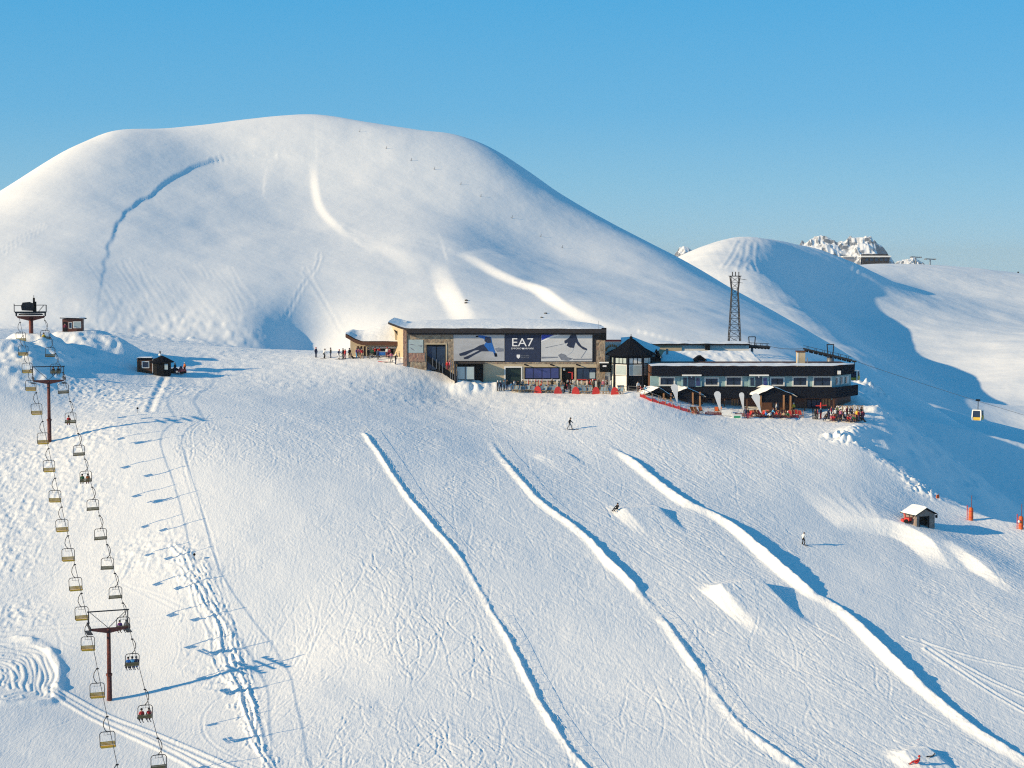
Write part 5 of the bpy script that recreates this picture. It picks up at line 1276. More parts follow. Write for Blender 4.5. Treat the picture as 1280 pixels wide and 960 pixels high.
# ---------------------------------------------------------------- lattice mast
LB = W(918, 428, 345); LB.z = ground(LB.x, LB.y)
lm = thing('lattice_mast', 'tall steel lattice mast standing behind the hotel', 'mast', LB)
hz_ = FZ(345.5, 345) - LB.z; h1 = FZ(363, 345) - LB.z
def legw(z): return 1.25 - (1.25 - .62) * min(1, z / h1) if z <= h1 else .62 + .28 * (z - h1) / (hz_ - h1)
for sx in (-1, 1):
    for sy in (-1, 1):
        m = MB(); m.tube([(sx * legw(-.8), sy * legw(-.8), -.8), (sx * legw(h1), sy * legw(h1), h1), (sx * legw(hz_), sy * legw(hz_), hz_)], .095, 6); m.build('leg', M['dark_steel'], lm)
nz_ = 13
for k in range(nz_):
    z0, z1 = hz_ * k / nz_, hz_ * (k + 1) / nz_; m = MB()
    a, b = legw(z0), legw(z1)
    for q in range(4):
        c, s = [(1, 0), (0, 1), (-1, 0), (0, -1)][q]
        def R_(x, y, z): return (x * c - y * s, x * s + y * c, z)
        m.bar(R_(-a, -a, z0), R_(b, -b, z1), .05); m.bar(R_(a, -a, z0), R_(-b, -b, z1), .05); m.bar(R_(-b, -b, z1), R_(b, -b, z1), .05)
    m.build('lattice_bay', M['dark_steel'], lm)
m = MB(); m.box(-1.15, 1.15, -1.1, 1.1, hz_, hz_ + .14)
m.build('top_platform', M['dark_steel'], lm)
for x in (-.5, .1, .75): m = MB(); m.tube([(x, 0, hz_), (x, 0, hz_ + .9)], .10, 6); m.build('antenna', M['dark_steel'], lm)
m = MB(); m.bar((.6, 0, hz_ - .4), (2.3, 0, hz_ - .7), .08); m.bar((.9, 0, hz_ - 1.2), (1.6, 0, hz_ - 1.3), .07); m.build('side_arm', M['dark_steel'], lm)
# ---------------------------------------------------------------- huts on the left
RH = W(91, 415.5, 287); RH.z = ground(RH.x, RH.y)
rh = thing('operator_hut', 'small dark red hut with flat roof on the snow bank by the lift top', 'hut', (RH.x, RH.y, FZ(416, 287)), .12)
m = MB(); m.box(-1.65, 1.55, 0, 2.0, -.6, 2.25); m.build('wall', M['redbrown'], rh)
m = MB(); m.poly([(-2.0, -.35, 2.36), (2.0, -.35, 2.22), (2.0, 2.3, 2.22), (-2.0, 2.3, 2.36)], (0, 0, .12)); rf = m.build('roof', M['darkwood'], rh)
m = MB(); m.grid(lambda u, v: (-1.95 + 3.9 * u, -.3 + 2.55 * v, 2.5 - .14 * u + .16 * min(1, 8 * u, 8 * (1 - u)) * min(1, 6 * v, 6 * (1 - v))), 12, 8); m.build('roof_snow', M_ROOFSNOW, rf, True)
m = MB(); m.box(.05, 1.35, -.08, .02, .75, 1.85); w = m.build('window', M['white'], rh); m = MB(); m.box(.17, 1.23, -.10, -.04, .87, 1.73); m.build('pane', M['paleglass'], w)
m = MB(); m.box(-.65, -.12, -.06, .02, .7, 1.75); w = m.build('window', M['white'], rh); m = MB(); m.box(-.56, -.2, -.08, -.03, .8, 1.66); m.build('pane', M['glass'], w)
m = MB(); m.box(-1.5, -.95, -.06, .02, -.1, 1.75); m.build('door', M['darkwood'], rh)
m = MB(); m.box(1.5, 2.4, .1, 1.9, -.3, .02); m.build('deck', M['darkwood'], rh)
q = W(81.5, 415.5, 286.3); person('stand', (q.x, q.y, FZ(416.5, 286.3)), 0, 'maroon', 'black', 'person standing in the doorway of the dark red hut', size=.95)
LH = spot(182, 466); ly = LH.y
lh = thing('log_hut', 'little brown log hut with white framed window and snow roof', 'hut', LH, .06)
for k in range(9): m = MB(); m.tube([(-1.25, -.06, .12 + .23 * k), (1.25, -.06, .12 + .23 * k)], .125, 8); m.build('log', M['brown'], lh)
m = MB(); m.box(-1.2, 1.2, 0, 1.9, -.6, 2.1); m.build('wall', M['brown'], lh)
m = MB(); m.box(-1.4, 1.35, -.3, 2.1, 2.14, 2.22); rf = m.build('roof', M['darkwood'], lh)
m = MB(); m.grid(lambda u, v: (-1.4 + 2.75 * u, -.32 + 2.4 * v, 2.23 + .25 * min(1, 9 * u, 9 * (1 - u)) ** .5 * min(1, .4 + 6 * v, 6 * (1 - v)) ** .5), 14, 10); m.build('roof_snow', M_ROOFSNOW, rf, True)
m = MB(); m.box(-.55, .62, -.24, -.1, .75, 1.85); w = m.build('window', M['white'], lh); m = MB(); m.box(-.42, .49, -.26, -.2, .88, 1.72); m.build('pane', M['glass'], w)
for x in (-1.2, 1.2): m = MB(); m.box(x - .09, x + .09, -.26, -.05, -.1, 2.1); m.build('corner_board', M['white'] if x > 0 else M['brown'], lh)
GZB = W(202.5, 466.5, ly + .4); GZB.z = ground(GZB.x, GZB.y)
gz = thing('tent_kiosk', 'black peaked kiosk beside the log hut with white cap', 'kiosk', GZB, 0)
m = MB(); m.lathe([(1.45, -.6), (1.45, 2.1)], 8, a0=.39); m.build('wall', M['black'], gz)
m = MB(); m.lathe([(1.95, 1.95), (2.0, 2.05), (1.0, 2.6), (.3, 2.95), (.05, 3.05)], 8, a0=.39); m.build('roof', M['shingle'], gz)
m = MB(); m.lathe([(.22, 3.0), (.30, 3.15), (.2, 3.3), (.02, 3.34)], 10, (-.25, 0, 0)); m.build('snow_cap', M_ROOFSNOW, gz, True)
m = MB(); m.tube([(-.25, 0, 3.25), (-.25, 0, 3.6)], .12, 8); m.tube([(-.38, 0, 3.62), (-.12, 0, 3.62)], .15, 8); m.build('chimney_cowl', M['grey_steel'], gz)
m = MB(); m.box(.7, 1.2, -1.42, -1.3, .9, 1.8); m.build('pane', M['paleglass'], gz)
def snowmobile(loc, rz, label, col):
    t = thing('snowmobile', label, 'snowmobile', loc, rz)
    m = MB(); m.poly([(-.28, -1.0, .35), (-.28, -.9, .62), (-.28, .1, .66), (-.28, .55, .92), (-.28, 1.15, .55), (-.28, 1.25, .35)], (.56, 0, 0)); m.build('body', col, t)
    m = MB(); m.poly([(-.2, -1.1, .05), (-.2, -1.2, .25), (-.2, -.9, .38), (-.2, .6, .34), (-.2, .5, .05)], (.4, 0, 0)); m.build('track', M['black'], t)
    m = MB(); m.poly([(-.16, -.95, .62), (-.16, -.9, .76), (-.16, -.1, .74), (-.16, .0, .66)], (.32, 0, 0)); m.build('seat', M['black'], t)
    m = MB(); m.tube([(-.38, .35, 1.02), (0, .5, .96), (.38, .35, 1.02)], .025, 6); m.build('handlebar', M['dark_steel'], t)
    m = MB(); m.poly([(-.24, .55, .92), (.24, .55, .92), (.2, .40, 1.2), (-.2, .40, 1.2)], (0, .03, 0)); m.build('windscreen', M['glass'], t)
    for s in (-1, 1): m = MB(); m.box(s * .42 - .07, s * .42 + .07, .6, 1.7, .02, .06); m.bar((s * .42, 1.1, .05), (s * .2, .9, .4), .05); m.build('ski', M['dark_steel'], t)
q = spot(215, 466.5); snowmobile(q, -.9, 'dark snowmobile with orange patch parked at the black kiosk', M['black'])
q = spot(219, 467); person('stand', q, 1.2, 'black', 'navy', 'dark clothed person at the parked snowmobile by the kiosk', 'grey')
q = spot(231, 466.5); person('stand', q, 2.4, 'orange', 'red', 'person in orange and red right of the black kiosk', 'white')
q = spot(228, 467); snowmobile(q, 2.9, 'red snowmobile half hidden behind the person in orange', M['red'])
# small black balls on poles near the lift track
for px, py, r, lb in [(172, 510, .16, 'small black ball on a pole below the log hut'), (243, 694, .17, 'small black ball on a pole beside the trampled track')]:
    q = spot(px, py + 6); t = thing('marker_ball', lb, 'marker', q); h = .65
    m = MB(); m.tube([(0, 0, -.2), (0, 0, h)], .02, 5); m.build('pole', M['black'], t)
    m = MB(); m.lathe([(.02, h - r), (r * .7, h - r * .7), (r, h), (r * .7, h + r * .7), (.02, h + r)], 12); m.build('ball', M['black'], t, True)

# ---------------------------------------------------------------- right edge: stone hut, padded poles
SH = spot(1157, 660)
sh = thing('stone_hut', 'small stone hut with open dark doorway and snow on its gabled roof', 'hut', SH, math.radians(24))
bw, bd, bh_ = 1.5, 3.0, 1.75
m = MB(); m.poly([(-bw, 0, -.8), (-bw + .45, 0, -.8), (-bw + .45, 0, 1.55), (bw - .95, 0, 1.55), (bw - .95, 0, -.8), (bw, 0, -.8), (bw, 0, bh_), (0, 0, bh_ + .75), (-bw, 0, bh_)], (0, .3, 0)); m.build('gable_wall', M['greystone'], sh)
m = MB(); m.box(-bw, -bw + .3, .302, bd, -.8, bh_); m.build('side_wall', M['sunlitstone'], sh); m = MB(); m.box(bw - .3, bw, .302, bd, -.8, bh_); m.build('side_wall', M['greystone'], sh)
m = MB(); m.box(-bw + .3, bw - .3, bd - .3, bd, -.8, bh_); m.build('rear_wall', M['greystone'], sh)
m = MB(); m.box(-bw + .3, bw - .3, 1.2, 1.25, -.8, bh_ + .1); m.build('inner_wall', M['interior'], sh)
for s in (-1, 1):
    m = MB(); m.poly([(0, -.25, bh_ + .86), (s * (bw + .35), -.25, bh_ - .06), (s * (bw + .35), bd + .3, bh_ - .06), (0, bd + .3, bh_ + .86)], (0, 0, .1)); rf = m.build('roof_slope', M['darkwood'] if s > 0 else M['greenpanel'], sh)
    m = MB(); m.grid(lambda u, v, s=s: (s * (bw + .33) * u, -.2 + (bd + .45) * v, bh_ + .99 - .92 * u + (.16 if s < 0 else .10) * min(1, 8 * (1 - u)) * min(1, 8 * v, 8 * (1 - v)) + .02 * float(vnoise(u * 5, v * 5, 1, 3))), 10, 10); m.build('roof_snow', M_ROOFSNOW, rf, True)
for x in (-bw + .5, bw - 1.0): m = MB(); m.box(x - .06, x + .06, -.06, .1, -.7, 1.6); m.build('door_post', M['darkwood'], sh)
m = MB(); m.box(bw + .15, bw + .32, -.2, .1, bh_ - .5, bh_ - .12); m.build('lamp', M['black'], sh)
q = spot(1134, 654); sb = thing('snow_blower', 'small red machine parked at the left of the stone hut', 'machine', q, .8)
m = MB(); m.box(-.35, .35, -.5, .3, .3, .75); m.build('body', M['red'], sb); m = MB(); m.poly([(-.45, .3, .05), (-.45, .7, .05), (-.45, .75, .55), (-.45, .3, .5)], (.9, 0, 0)); m.build('scoop', M['red'], sb)
for s in (-1, 1): m = MB(); m.tube([(s * .4 - .08, -.1, .28), (s * .4 + .08, -.1, .28)], .28, 12); m.build('wheel', M['black'], sb)
m = MB(); m.tube([(-.3, -.5, .7), (-.3, -1.0, 1.0), (.3, -1.0, 1.0), (.3, -.5, .7)], .03, 5); m.build('handle', M['black'], sb); m = MB(); m.tube([(0, .3, .6), (0, .35, 1.1), (0, .55, 1.25)], .09, 8); m.build('chute', M['red'], sb)
q = spot(1141, 655); person('stand', q, 1.2, 'brown', 'brown', 'crouched brown figure between red machine and stone hut', size=.55)
def padded_pole(px, py, label, lamp=False):
    q = spot(px, py); t = thing('snow_gun_pole', label, 'padded pole', q, .2, 'orange padded poles on the slope edge')
    m = MB(); m.lathe([(.30, -.3), (.33, .1), (.33, 1.5), (.27, 1.72), (.12, 1.8)], 12); m.build('pad', M['orange'], t, True)
    m = MB(); m.tube([(.08, 0, -.5), (.08, 0, 3.5)], .045, 6); m.build('pole', M['red_steel'], t)
    m = MB(); m.tube([(-.52, .1, -.4), (-.52, .1, 2.1)], .06, 6); m.build('side_post', M['red'], t)
    for z in (.4, 1.2): m = MB(); m.lathe([(.335, z), (.35, z + .03), (.35, z + .08), (.335, z + .11)], 12); m.build('strap', M['red'], t)
    if lamp: m = MB(); m.lathe([(.02, .9), (.16, .95), (.19, 1.1), (.1, 1.25), (.02, 1.28)], 10, (-.42, -.25, 0)); m.build('white_cap', M['white'], t, True)
padded_pole(1213.5, 650, 'orange padded pole right of the stone hut'); padded_pole(1276, 661, 'orange padded pole at the right edge of the picture', True)
q = spot(1173, 623); t = thing('orange_marker', 'small tilted orange marker at the rim above the stone hut', 'marker', q, .4)
m = MB(); m.poly([(-.3, 0, 0), (.2, 0, 0), (.1, 0, .55), (-.3, 0, .5)], (0, .12, 0)); m.build('panel', M['orange'], t); m = MB(); m.tube([(.15, .05, -.2), (.1, .05, .8)], .03, 5); m.build('stake', M['red_steel'], t)

# ---------------------------------------------------------------- fences on the berms
def berm_fence(world_pts, side, step, label, hgt=.62):
    pts, tg, _, arc = dense(world_pts, .5)
    t = thing('slope_fence', label, 'fence', (pts[0][0], pts[0][1], ground(*pts[0])), 0, 'low fences along the snow berms')
    pm = MB(); pm.tube([(0, 0, -.25), (0, 0, hgt)], .022, 5); me = part_mesh(pm, 'post', M['white'])
    org = Vector(t.location); top = []
    n = max(1, int(step / .5))
    for k in range(0, len(pts), n):
        x, y = pts[k] + np.array([tg[k][1], -tg[k][0]]) * side
        p = Vector((x, y, ground(x, y)))
        child('post', me, t, p - org, (rnd.uniform(-.08, .08), rnd.uniform(-.08, .08), 0)); top.append(p - org)
    for h in (hgt - .05,):
        m = MB(); m.tube([p + Vector((0, 0, h)) for p in top], .013, 4, False); m.build('rope', M['white'], t)
    return t
def sub(poly, y0, y1):
    out = [p for p in poly if y0 <= p[1] <= y1]
    return hits(out)
berm_fence(sub(BERM1, 760, 992), -.8, 1.5, 'low post and rope fence along the lower left snow berm')
berm_fence(sub(BERM1, 530, 705), -.7, 1.5, 'low post and rope fence along the upper part of left berm')
berm_fence(sub(BERM2, 735, 990), -.9, 1.5, 'low post and rope fence along the lower middle snow berm')
berm_fence(sub(BERM2, 545, 660), -.8, 1.5, 'low post and rope fence along the upper part of middle berm')

# ---------------------------------------------------------------- single skiers on the slope
q = spot(712, 537); person('walk', q, -1.9, 'black', 'grey', 'lone dark skier gliding below the station', 'black', True, True, size=1.05)
q = spot(1004, 681); person('skate', q, -.8, 'white', 'black', 'snowboarder in white jacket and black trousers on the right slope', 'grey', False, False, board=True)
q = spot(771, 638); person('lounge', (q.x, q.y, q.z + .1), 2.4, 'black', 'black', 'person in black sitting on the lip of the snow jump', 'black')
q = spot(1152, 952); person('lounge', (q.x - .6, q.y - .8, q.z), 1.0, 'red', 'red', 'person in red lying behind the lowest snow jump', 'red')
q = spot(1165, 946); t = thing('snow_marker', 'dark stick lying on the snow behind the lowest jump', 'stick', q, .5); m = MB(); m.bar((-.7, 0, .12), (.2, .05, .06), .09); m.bar((.1, 0, .08), (.6, .25, .2), .07); m.build('stick', M['black'], t)
# ---------------------------------------------------------------- queue at the annex
QUEUE = [(395, 447, 'stand', 'navy', 'navy', 'tall person all in navy, leftmost of the queue'), (405, 448, 'skate', 'white', 'black', 'skier in white jacket and black trousers near the left of the queue'),
         (413.5, 447.5, 'stand', 'black', 'navy', 'person in black third from the left of the queue'), (423, 449, 'skate', 'navy', 'white', 'bent skier with navy jacket and white trousers in the queue'),
         (429, 448.5, 'stand', 'black', 'black', 'person in black left of the tall red jacket in the queue'), (431.5, 449, 'carry', 'red', 'maroon', 'tall person in bright red jacket in the queue'),
         (437, 448, 'stand', 'black', 'brown', 'person in black jacket and brown trousers in the queue'), (440.5, 448.5, 'lounge', 'black', 'black', 'person in black sitting on the snow in the queue'),
         (445.5, 448, 'stand', 'purple', 'sky', 'person in purple jacket and sky blue trousers before the columns'), (449, 447.5, 'stand', 'pink', 'tan', 'person in pink jacket before the annex columns'), (452.5, 448.5, 'carry', 'red', 'tan', 'person in red with tan trousers before the annex columns'),
         (460.5, 448, 'stand', 'black', 'black', 'person all in black left of the annex opening'), (465, 447.5, 'stand', 'green', 'black', 'person in dark green at the annex opening'), (469, 446.5, 'carry', 'red', 'black', 'red jacketed person at the left of the annex opening'),
         (472.6, 449.5, 'stand', 'navy', 'black', 'navy clad person before the annex opening'), (474.5, 446.5, 'stand', 'red', 'grey', 'red jacketed person inside the annex opening'), (484, 447, 'carry', 'white', 'maroon', 'person in white jacket at the annex opening'),
         (487, 448, 'stand', 'maroon', 'black', 'person in dark maroon at the annex opening'), (489.3, 451.8, 'skate', 'pink', 'grey', 'pink jacketed skier at the right of the queue'), (494.5, 452.5, 'stand', 'black', 'navy', 'person in black, rightmost of the queue')]
for px, py, po, j, tr, lb in QUEUE:
    q = spot(px, py); person(po, q, rnd.uniform(-3, 3), j, tr, lb, rnd.choice(['black', 'grey', 'red', 'white', 'navy']), po == 'skate', po == 'skate', 'people queuing at the annex')
for k, (px, py) in enumerate([(479.5, 452.5), (486, 453)]):
    q = spot(px, py); t = thing('ski_pair', 'pair of skis lying on the snow %s the queue' % ('in front of' if k == 0 else 'at the right end of'), 'skis', q, 1.3 + .3 * k)
    for x in (-.1, .1): child('ski', SKI_ME, t, (x, 0, .03), m=M['black'] if k else M['red'])
q = spot(477, 447); t = thing('blue_banner', 'blue and white printed banner hung inside the annex opening', 'banner', q); m = MB(); m.box(-.9, .9, 0, .05, .25, 1.1); m.build('cloth', M['printgrey'], t); m = MB(); m.box(-.6, .6, -.02, -.005, .4, .9); m.build('print', M['printblue'], t)

# ---------------------------------------------------------------- sun terrace before the station: deckchairs, red barrier shields, standing skis, people
def deckchair(loc, rz, cl):
    t = thing('deckchair', 'x', 'deckchair', loc, rz, 'slate blue deckchairs before the station')
    m = MB()
    for s in (-1, 1): m.bar((s * .3, .35, 0), (s * .3, -.45, 1.05), .045); m.bar((s * .27, -.4, 0), (s * .27, .45, .42), .045)
    m.bar((-.3, -.45, 1.05), (.3, -.45, 1.05), .045); m.bar((-.3, .45, .42), (.3, .45, .42), .045); m.build('frame', M['tan'], t)
    m = MB(); m.grid(lambda u, v: (-.27 + .54 * u, .45 - .90 * v, .42 + (1.05 - .42) * v - .26 * math.sin(v * math.pi) + .01), 1, 8); m.grid(lambda u, v: (-.27 + .54 * u, .45 - .90 * v, .40 + (1.05 - .42) * v - .26 * math.sin(v * math.pi)), 1, 8); m.build('sling', cl, t)
    return t
def row_y(px): return float(np.interp(px, [640, 700, 770], [490, 491.5, 492.5]))
RED_PX = [672, 697.5, 719.5, 745, 768.5]
n = 0; proto = None
for k, px in enumerate(np.arange(642, 779, 3.55)):
    if min(abs(px - r) for r in RED_PX) < 4.0 or 704 < px < 712: continue
    for lay in range(2):
        q = spot(px + rnd.uniform(-.6, .6) + lay * 1.6, row_y(px) - lay * 2.4 + rnd.uniform(-.4, .2))
        if proto is None: proto = deckchair(q, 0, M['blueslate']); c = proto
        else: c = copy_tree(proto)
        c.location = q; c.rotation_euler = (0, 0, math.pi + rnd.uniform(-.5, .5))
        c['label'] = 'slate blue deckchair, %s from the left in the %s row' % (ORD[n // 2] if n // 2 < len(ORD) else 'last', 'front' if lay == 0 else 'rear'); n += 1
def shield(px, k):
    q = spot(px, row_y(px) + .6); t = thing('barrier_shield', 'red dome-shaped barrier shield, %s from the left before the station' % ORD[k], 'barrier', q, rnd.uniform(-.2, .2), 'red shields along the terrace edge')
    m = MB(); pr = [(.62 * math.cos(a) , -.05, .12 + 1.05 * math.sin(a)) for a in np.linspace(0, math.pi, 13)] + [(-.62, -.05, -.15), (.62, -.05, -.15)]
    m.poly([(x, y, z) for x, y, z in pr], (0, .14, 0)); m.build('panel', M['red'], t)
    m = MB(); m.bar((-.5, .08, 0), (-.45, .6, 0), .06); m.bar((.5, .08, 0), (.45, .6, 0), .06); m.build('foot', M['dark_steel'], t)
for k, px in enumerate(RED_PX): shield(px, k)
n = 0
for px in (660, 664.5, 669, 673.5, 678, 684.5, 696.5, 709.5, 713, 717.5, 722, 727, 733.5, 739, 745, 750.5, 757, 763.5):
    q = spot(px, row_y(px) - 4 + rnd.uniform(-1, 1)); t = thing('ski_pair', 'pair of pale skis stuck upright in the snow, %s from the left on the terrace' % ORD[n], 'skis', q, rnd.uniform(-.5, .5), 'skis standing on the terrace'); n += 1
    for s in (-.07, .07): child('ski', SKI_ME, t, (s, 0, .75), (math.pi / 2 + rnd.uniform(-.12, .12), 0, 0), M['white'] if rnd.random() < .8 else M['red'])
TERR = [(622, 488, 'stand', 'black', 'black', 'person in black at the left end of the terrace by the heap'), (626, 488.5, 'skate', 'navy', 'black', 'stooping navy clad person at the left end of the terrace'), (630, 488.5, 'stand', 'grey', 'black', 'grey jacketed person at the left end of the terrace'),
        (634, 487.5, 'stand', 'black', 'navy', 'person in black before the dark green door'), (639, 488.5, 'stand', 'sky', 'sky', 'child in sky blue before the dark green door'), (643, 488, 'stand', 'white', 'grey', 'white jacketed person right of the dark green door'), (647, 488.5, 'walk', 'black', 'grey', 'person in black walking right of the dark green door'),
        (653, 487.5, 'stand', 'grey', 'black', 'grey jacketed person under the blue window'), (676, 486.5, 'lounge', 'red', 'black', 'person in red sitting under the blue window'), (690, 486.5, 'stand', 'black', 'black', 'person in black under the right end of the blue window'), (702.5, 488, 'stand', 'tan', 'black', 'person in tan left of the station door'),
        (705.5, 491.5, 'stand', 'black', 'black', 'person in black standing in the gap of the deckchairs'), (709, 487.5, 'walk', 'black', 'red', 'person in black walking before the station door'), (712.5, 492, 'carry', 'black', 'black', 'second person in black in the gap of the deckchairs'), (716.5, 486, 'stand', 'white', 'grey', 'white clad person right of the station door'),
        (734, 487, 'stand', 'orange', 'tan', 'person in orange below the right window'), (737.5, 487, 'carry', 'red', 'black', 'person in red below the right window'), (741, 487.5, 'stand', 'tan', 'brown', 'person in tan below the right window'), (747.5, 487.5, 'stand', 'black', 'black', 'person in black at the stone pillar'),
        (754, 488, 'stand', 'pink', 'tan', 'person in pink below the black sign board'), (759, 488, 'stand', 'black', 'grey', 'person in black below the black sign board'), (797.5, 490, 'stand', 'white', 'brown', 'white jacketed person beside the kiosk'), (802, 490.5, 'lounge', 'red', 'black', 'person in red sitting beside the kiosk'), (807.5, 491, 'lounge', 'sky', 'white', 'person in sky blue sitting right of the kiosk')]
for px, py, po, j, tr, lb in TERR:
    q = spot(px, py); person(po, q if po != 'lounge' else q + Vector((0, 0, .3)), rnd.uniform(-3, 3), j, tr, lb, rnd.choice(['black', 'grey', 'brown', 'white']), size=.8 if 'child' in lb else 1.0, group='people on the station terrace')
# post and rope fence from kiosk to the porches
pf = [(776, 491), (786, 490), (796, 491), (806, 495), (816, 499.5), (826, 503)]
t = thing('rope_fence', 'low rail fence with posts from the kiosk down to the porches', 'fence', spot(*pf[0])); P_ = [spot(*p) for p in pf]
for p in P_: m = MB(); m.tube([p, p + Vector((0, 0, 1.0))], .05, 5); m.build('post', M['grey_steel'], t, world=True)
m = MB(); m.tube([p + Vector((0, 0, .95)) for p in P_], .03, 5); m.tube([p + Vector((0, 0, .5)) for p in P_], .03, 5); m.build('rope', M['grey_steel'], t, world=True)

# ---------------------------------------------------------------- before the hotel: banners, net, loungers, crowd
def feather(px0, px1, py0, py1, tipx, Y, label):
    t = thing('feather_banner', label, 'banner', W(tipx, py1, Y), 0, 'white teardrop banners before the hotel')
    pts = []
    for a in np.linspace(-math.pi, 0, 13): pts.append(((px0 + px1) / 2 + (px1 - px0) / 2 * math.cos(a), py0 + (px1 - px0) / 2 * (1 + math.sin(a) * 1.0)))
    pts = [(a, b) for a, b in pts] + [(px1 - .3, py0 + (py1 - py0) * .5), (tipx + .5, py1), (tipx - .5, py1), (px0 + (tipx - px0) * .45, py0 + (py1 - py0) * .55)]
    m = MB(); m.poly([W(a, b, Y) for a, b in pts], (0, .04, 0)); m.build('cloth', M['banner'], t, world=True)
    m = MB(); g = W(tipx, py1, Y); m.tube([Vector((g.x, g.y + .06, ground(g.x, g.y) - .2)), W(tipx, py1, Y + .06), W(px1, py0 + (px1 - px0) * .7, Y + .06)], .03, 5); m.build('pole', M['black'], t, world=True)
feather(838.5, 847.5, 480, 503, 846.5, 277.5, 'white teardrop banner between the two left porches')
feather(892.5, 901, 489, 516, 901, 276.8, 'white teardrop banner right of the middle porch')
feather(923.8, 930.2, 490.5, 513, 929.5, 277, 'narrow white teardrop banner left of the right porch')
feather(939.5, 950, 491.5, 516, 951, 276.6, 'tilted white teardrop banner touching the right porch')
net = [(800, 497), (815, 503), (832, 507.5), (850, 513), (870, 518), (900, 520), (930, 521.5), (960, 522.5), (1004, 523)]
t = thing('safety_net', 'red plastic safety net strung before the hotel', 'net fence', spot(*net[0])); P_ = [spot(a, b - 1) for a, b in net]
dn = []
for a, b in zip(P_[:-1], P_[1:]): dn += [a.lerp(b, k / 8) for k in range(8)]
dn.append(P_[-1])
for p in dn: p.z = ground(p.x, p.y)
hh = [.42 + .16 * rnd.uniform(-1, 1) for _ in dn]
m = MB()
for k in range(len(dn) - 1):
    if rnd.random() < .12: continue
    a, b = dn[k], dn[k + 1]
    for j in range(6):
        za, zb_ = hh[k] * j / 5, hh[k + 1] * j / 5; m.bar(a + Vector((0, 0, za)), b + Vector((0, 0, zb_)), .03, .05)
    for j in range(5): p = a.lerp(b, j / 5); m.bar(p, p + Vector((0, 0, hh[k])), .04)
m.build('net', M['rednet'], t, world=True)
for p in dn[::4]: m = MB(); m.tube([p + Vector((0, -.05, -.2)), p + Vector((0, -.05, 1.15))], .04, 5); m.build('post', M['pine'], t, world=True)
def lounger(loc, rz, cl, label, grp):
    t = deckchair(loc, rz, cl); t['label'] = label; t['group'] = grp; return t
n = 0
for px in np.arange(937, 1004, 4.2):
    q = spot(px, 521.5 + rnd.uniform(-1, .6)); lounger(q, math.pi + rnd.uniform(-.8, .8), M['red'], 'red canvas deckchair, %s from the left behind the red net' % ORD[n], 'red deckchairs before the right porch'); n += 1
for k, px in enumerate((866, 870.5, 876, 895.5, 899)):
    q = spot(px, 517); lounger(q, math.pi + rnd.uniform(-.8, .8), M['orange'], 'orange canvas deckchair, %s from the left near the middle porch' % ORD[k], 'orange deckchairs by the middle porch')
q = spot(909, 520.5); t = thing('info_board', 'white tilted board behind the red net', 'board', q); m = MB(); m.poly([(-.85, 0, .15), (.85, 0, .05), (.85, .15, .95), (-.85, .15, 1.0)], (0, .06, 0)); m.build('panel', M['white'], t); m = MB(); m.bar((-.7, .1, 0), (-.7, .1, .6), .06); m.bar((.7, .1, 0), (.7, .1, .6), .06); m.build('leg', M['dark_steel'], t)
q = spot(921, 523); t = thing('barrier_pad', 'white and green crash pad lying by the red net', 'crash pad', q); m = MB(); m.box(-.75, .75, 0, .35, -.1, .62); m.build('pad', M['white'], t); m = MB(); m.box(-.45, .55, -.02, .02, .06, .42); m.build('green_patch', M['green'], t)
HOT = [(932, 523, 'stand', 'navy', 'navy', 'navy clad person at the net left of the right porch'), (935, 523.5, 'stand', 'black', 'maroon', 'person in black at the net beside the navy one'), (958, 522.5, 'lounge', 'blue', 'black', 'person in blue sitting behind the net'), (962, 523, 'lounge', 'white', 'navy', 'white jacketed person sitting behind the net'), (965.5, 523, 'skate', 'sky', 'navy', 'bent person in sky blue behind the net'),
       (970.5, 516.5, 'stand', 'white', 'tan', 'white jacketed person on the right porch'), (992, 517, 'stand', 'yellow', 'black', 'yellow jacketed person at the right porch column'), (979, 523.5, 'lounge', 'tan', 'black', 'person in tan sitting at the right end of the net'), (985, 523.5, 'lounge', 'green', 'brown', 'person in green sitting at the right end of the net'),
       (1019, 524.5, 'stand', 'black', 'black', 'person in black left of the open terrace'), (1022, 524.5, 'stand', 'maroon', 'black', 'maroon jacketed person left of the open terrace'), (1026, 524, 'stand', 'navy', 'red', 'person in navy and red left of the open terrace')]
for px, py, po, j, tr, lb in HOT:
    q = spot(px, py); person(po, q if po != 'lounge' else q + Vector((0, 0, .3)), rnd.uniform(-3, 3), j, tr, lb, rnd.choice(['black', 'grey', 'brown', 'white']), size=1.0, group='people before the hotel')
for px, lb in ((1016, 'pair of skis leaning left of the open terrace'), (1021, 'pair of skis standing by the maroon jacketed person')):
    q = spot(px, 524); t = thing('ski_pair', lb, 'skis', q, .4)
    for s in (-.08, .08): child('ski', SKI_ME, t, (s, 0, .75), (math.pi / 2 - .1, 0, 0), M['black'])
q = spot(1026, 519); t = thing('parasol_stand', 'red closed sun shade on a post before the hotel', 'parasol', q); m = MB(); m.tube([(0, 0, -.2), (0, 0, 2.0)], .05, 6); m.build('pole', M['red_steel'], t); m = MB(); m.bar((-.8, 0, 1.5), (.9, 0, 1.6), .16); m.lathe([(.03, 1.1), (.2, 1.3), (.12, 1.9), (.02, 2.1)], 8); m.build('canopy', M['red'], t)
cols = ['black', 'navy', 'pink', 'red', 'white', 'black', 'pink', 'grey', 'black', 'red', 'pink', 'green', 'yellow', 'red', 'black', 'maroon']
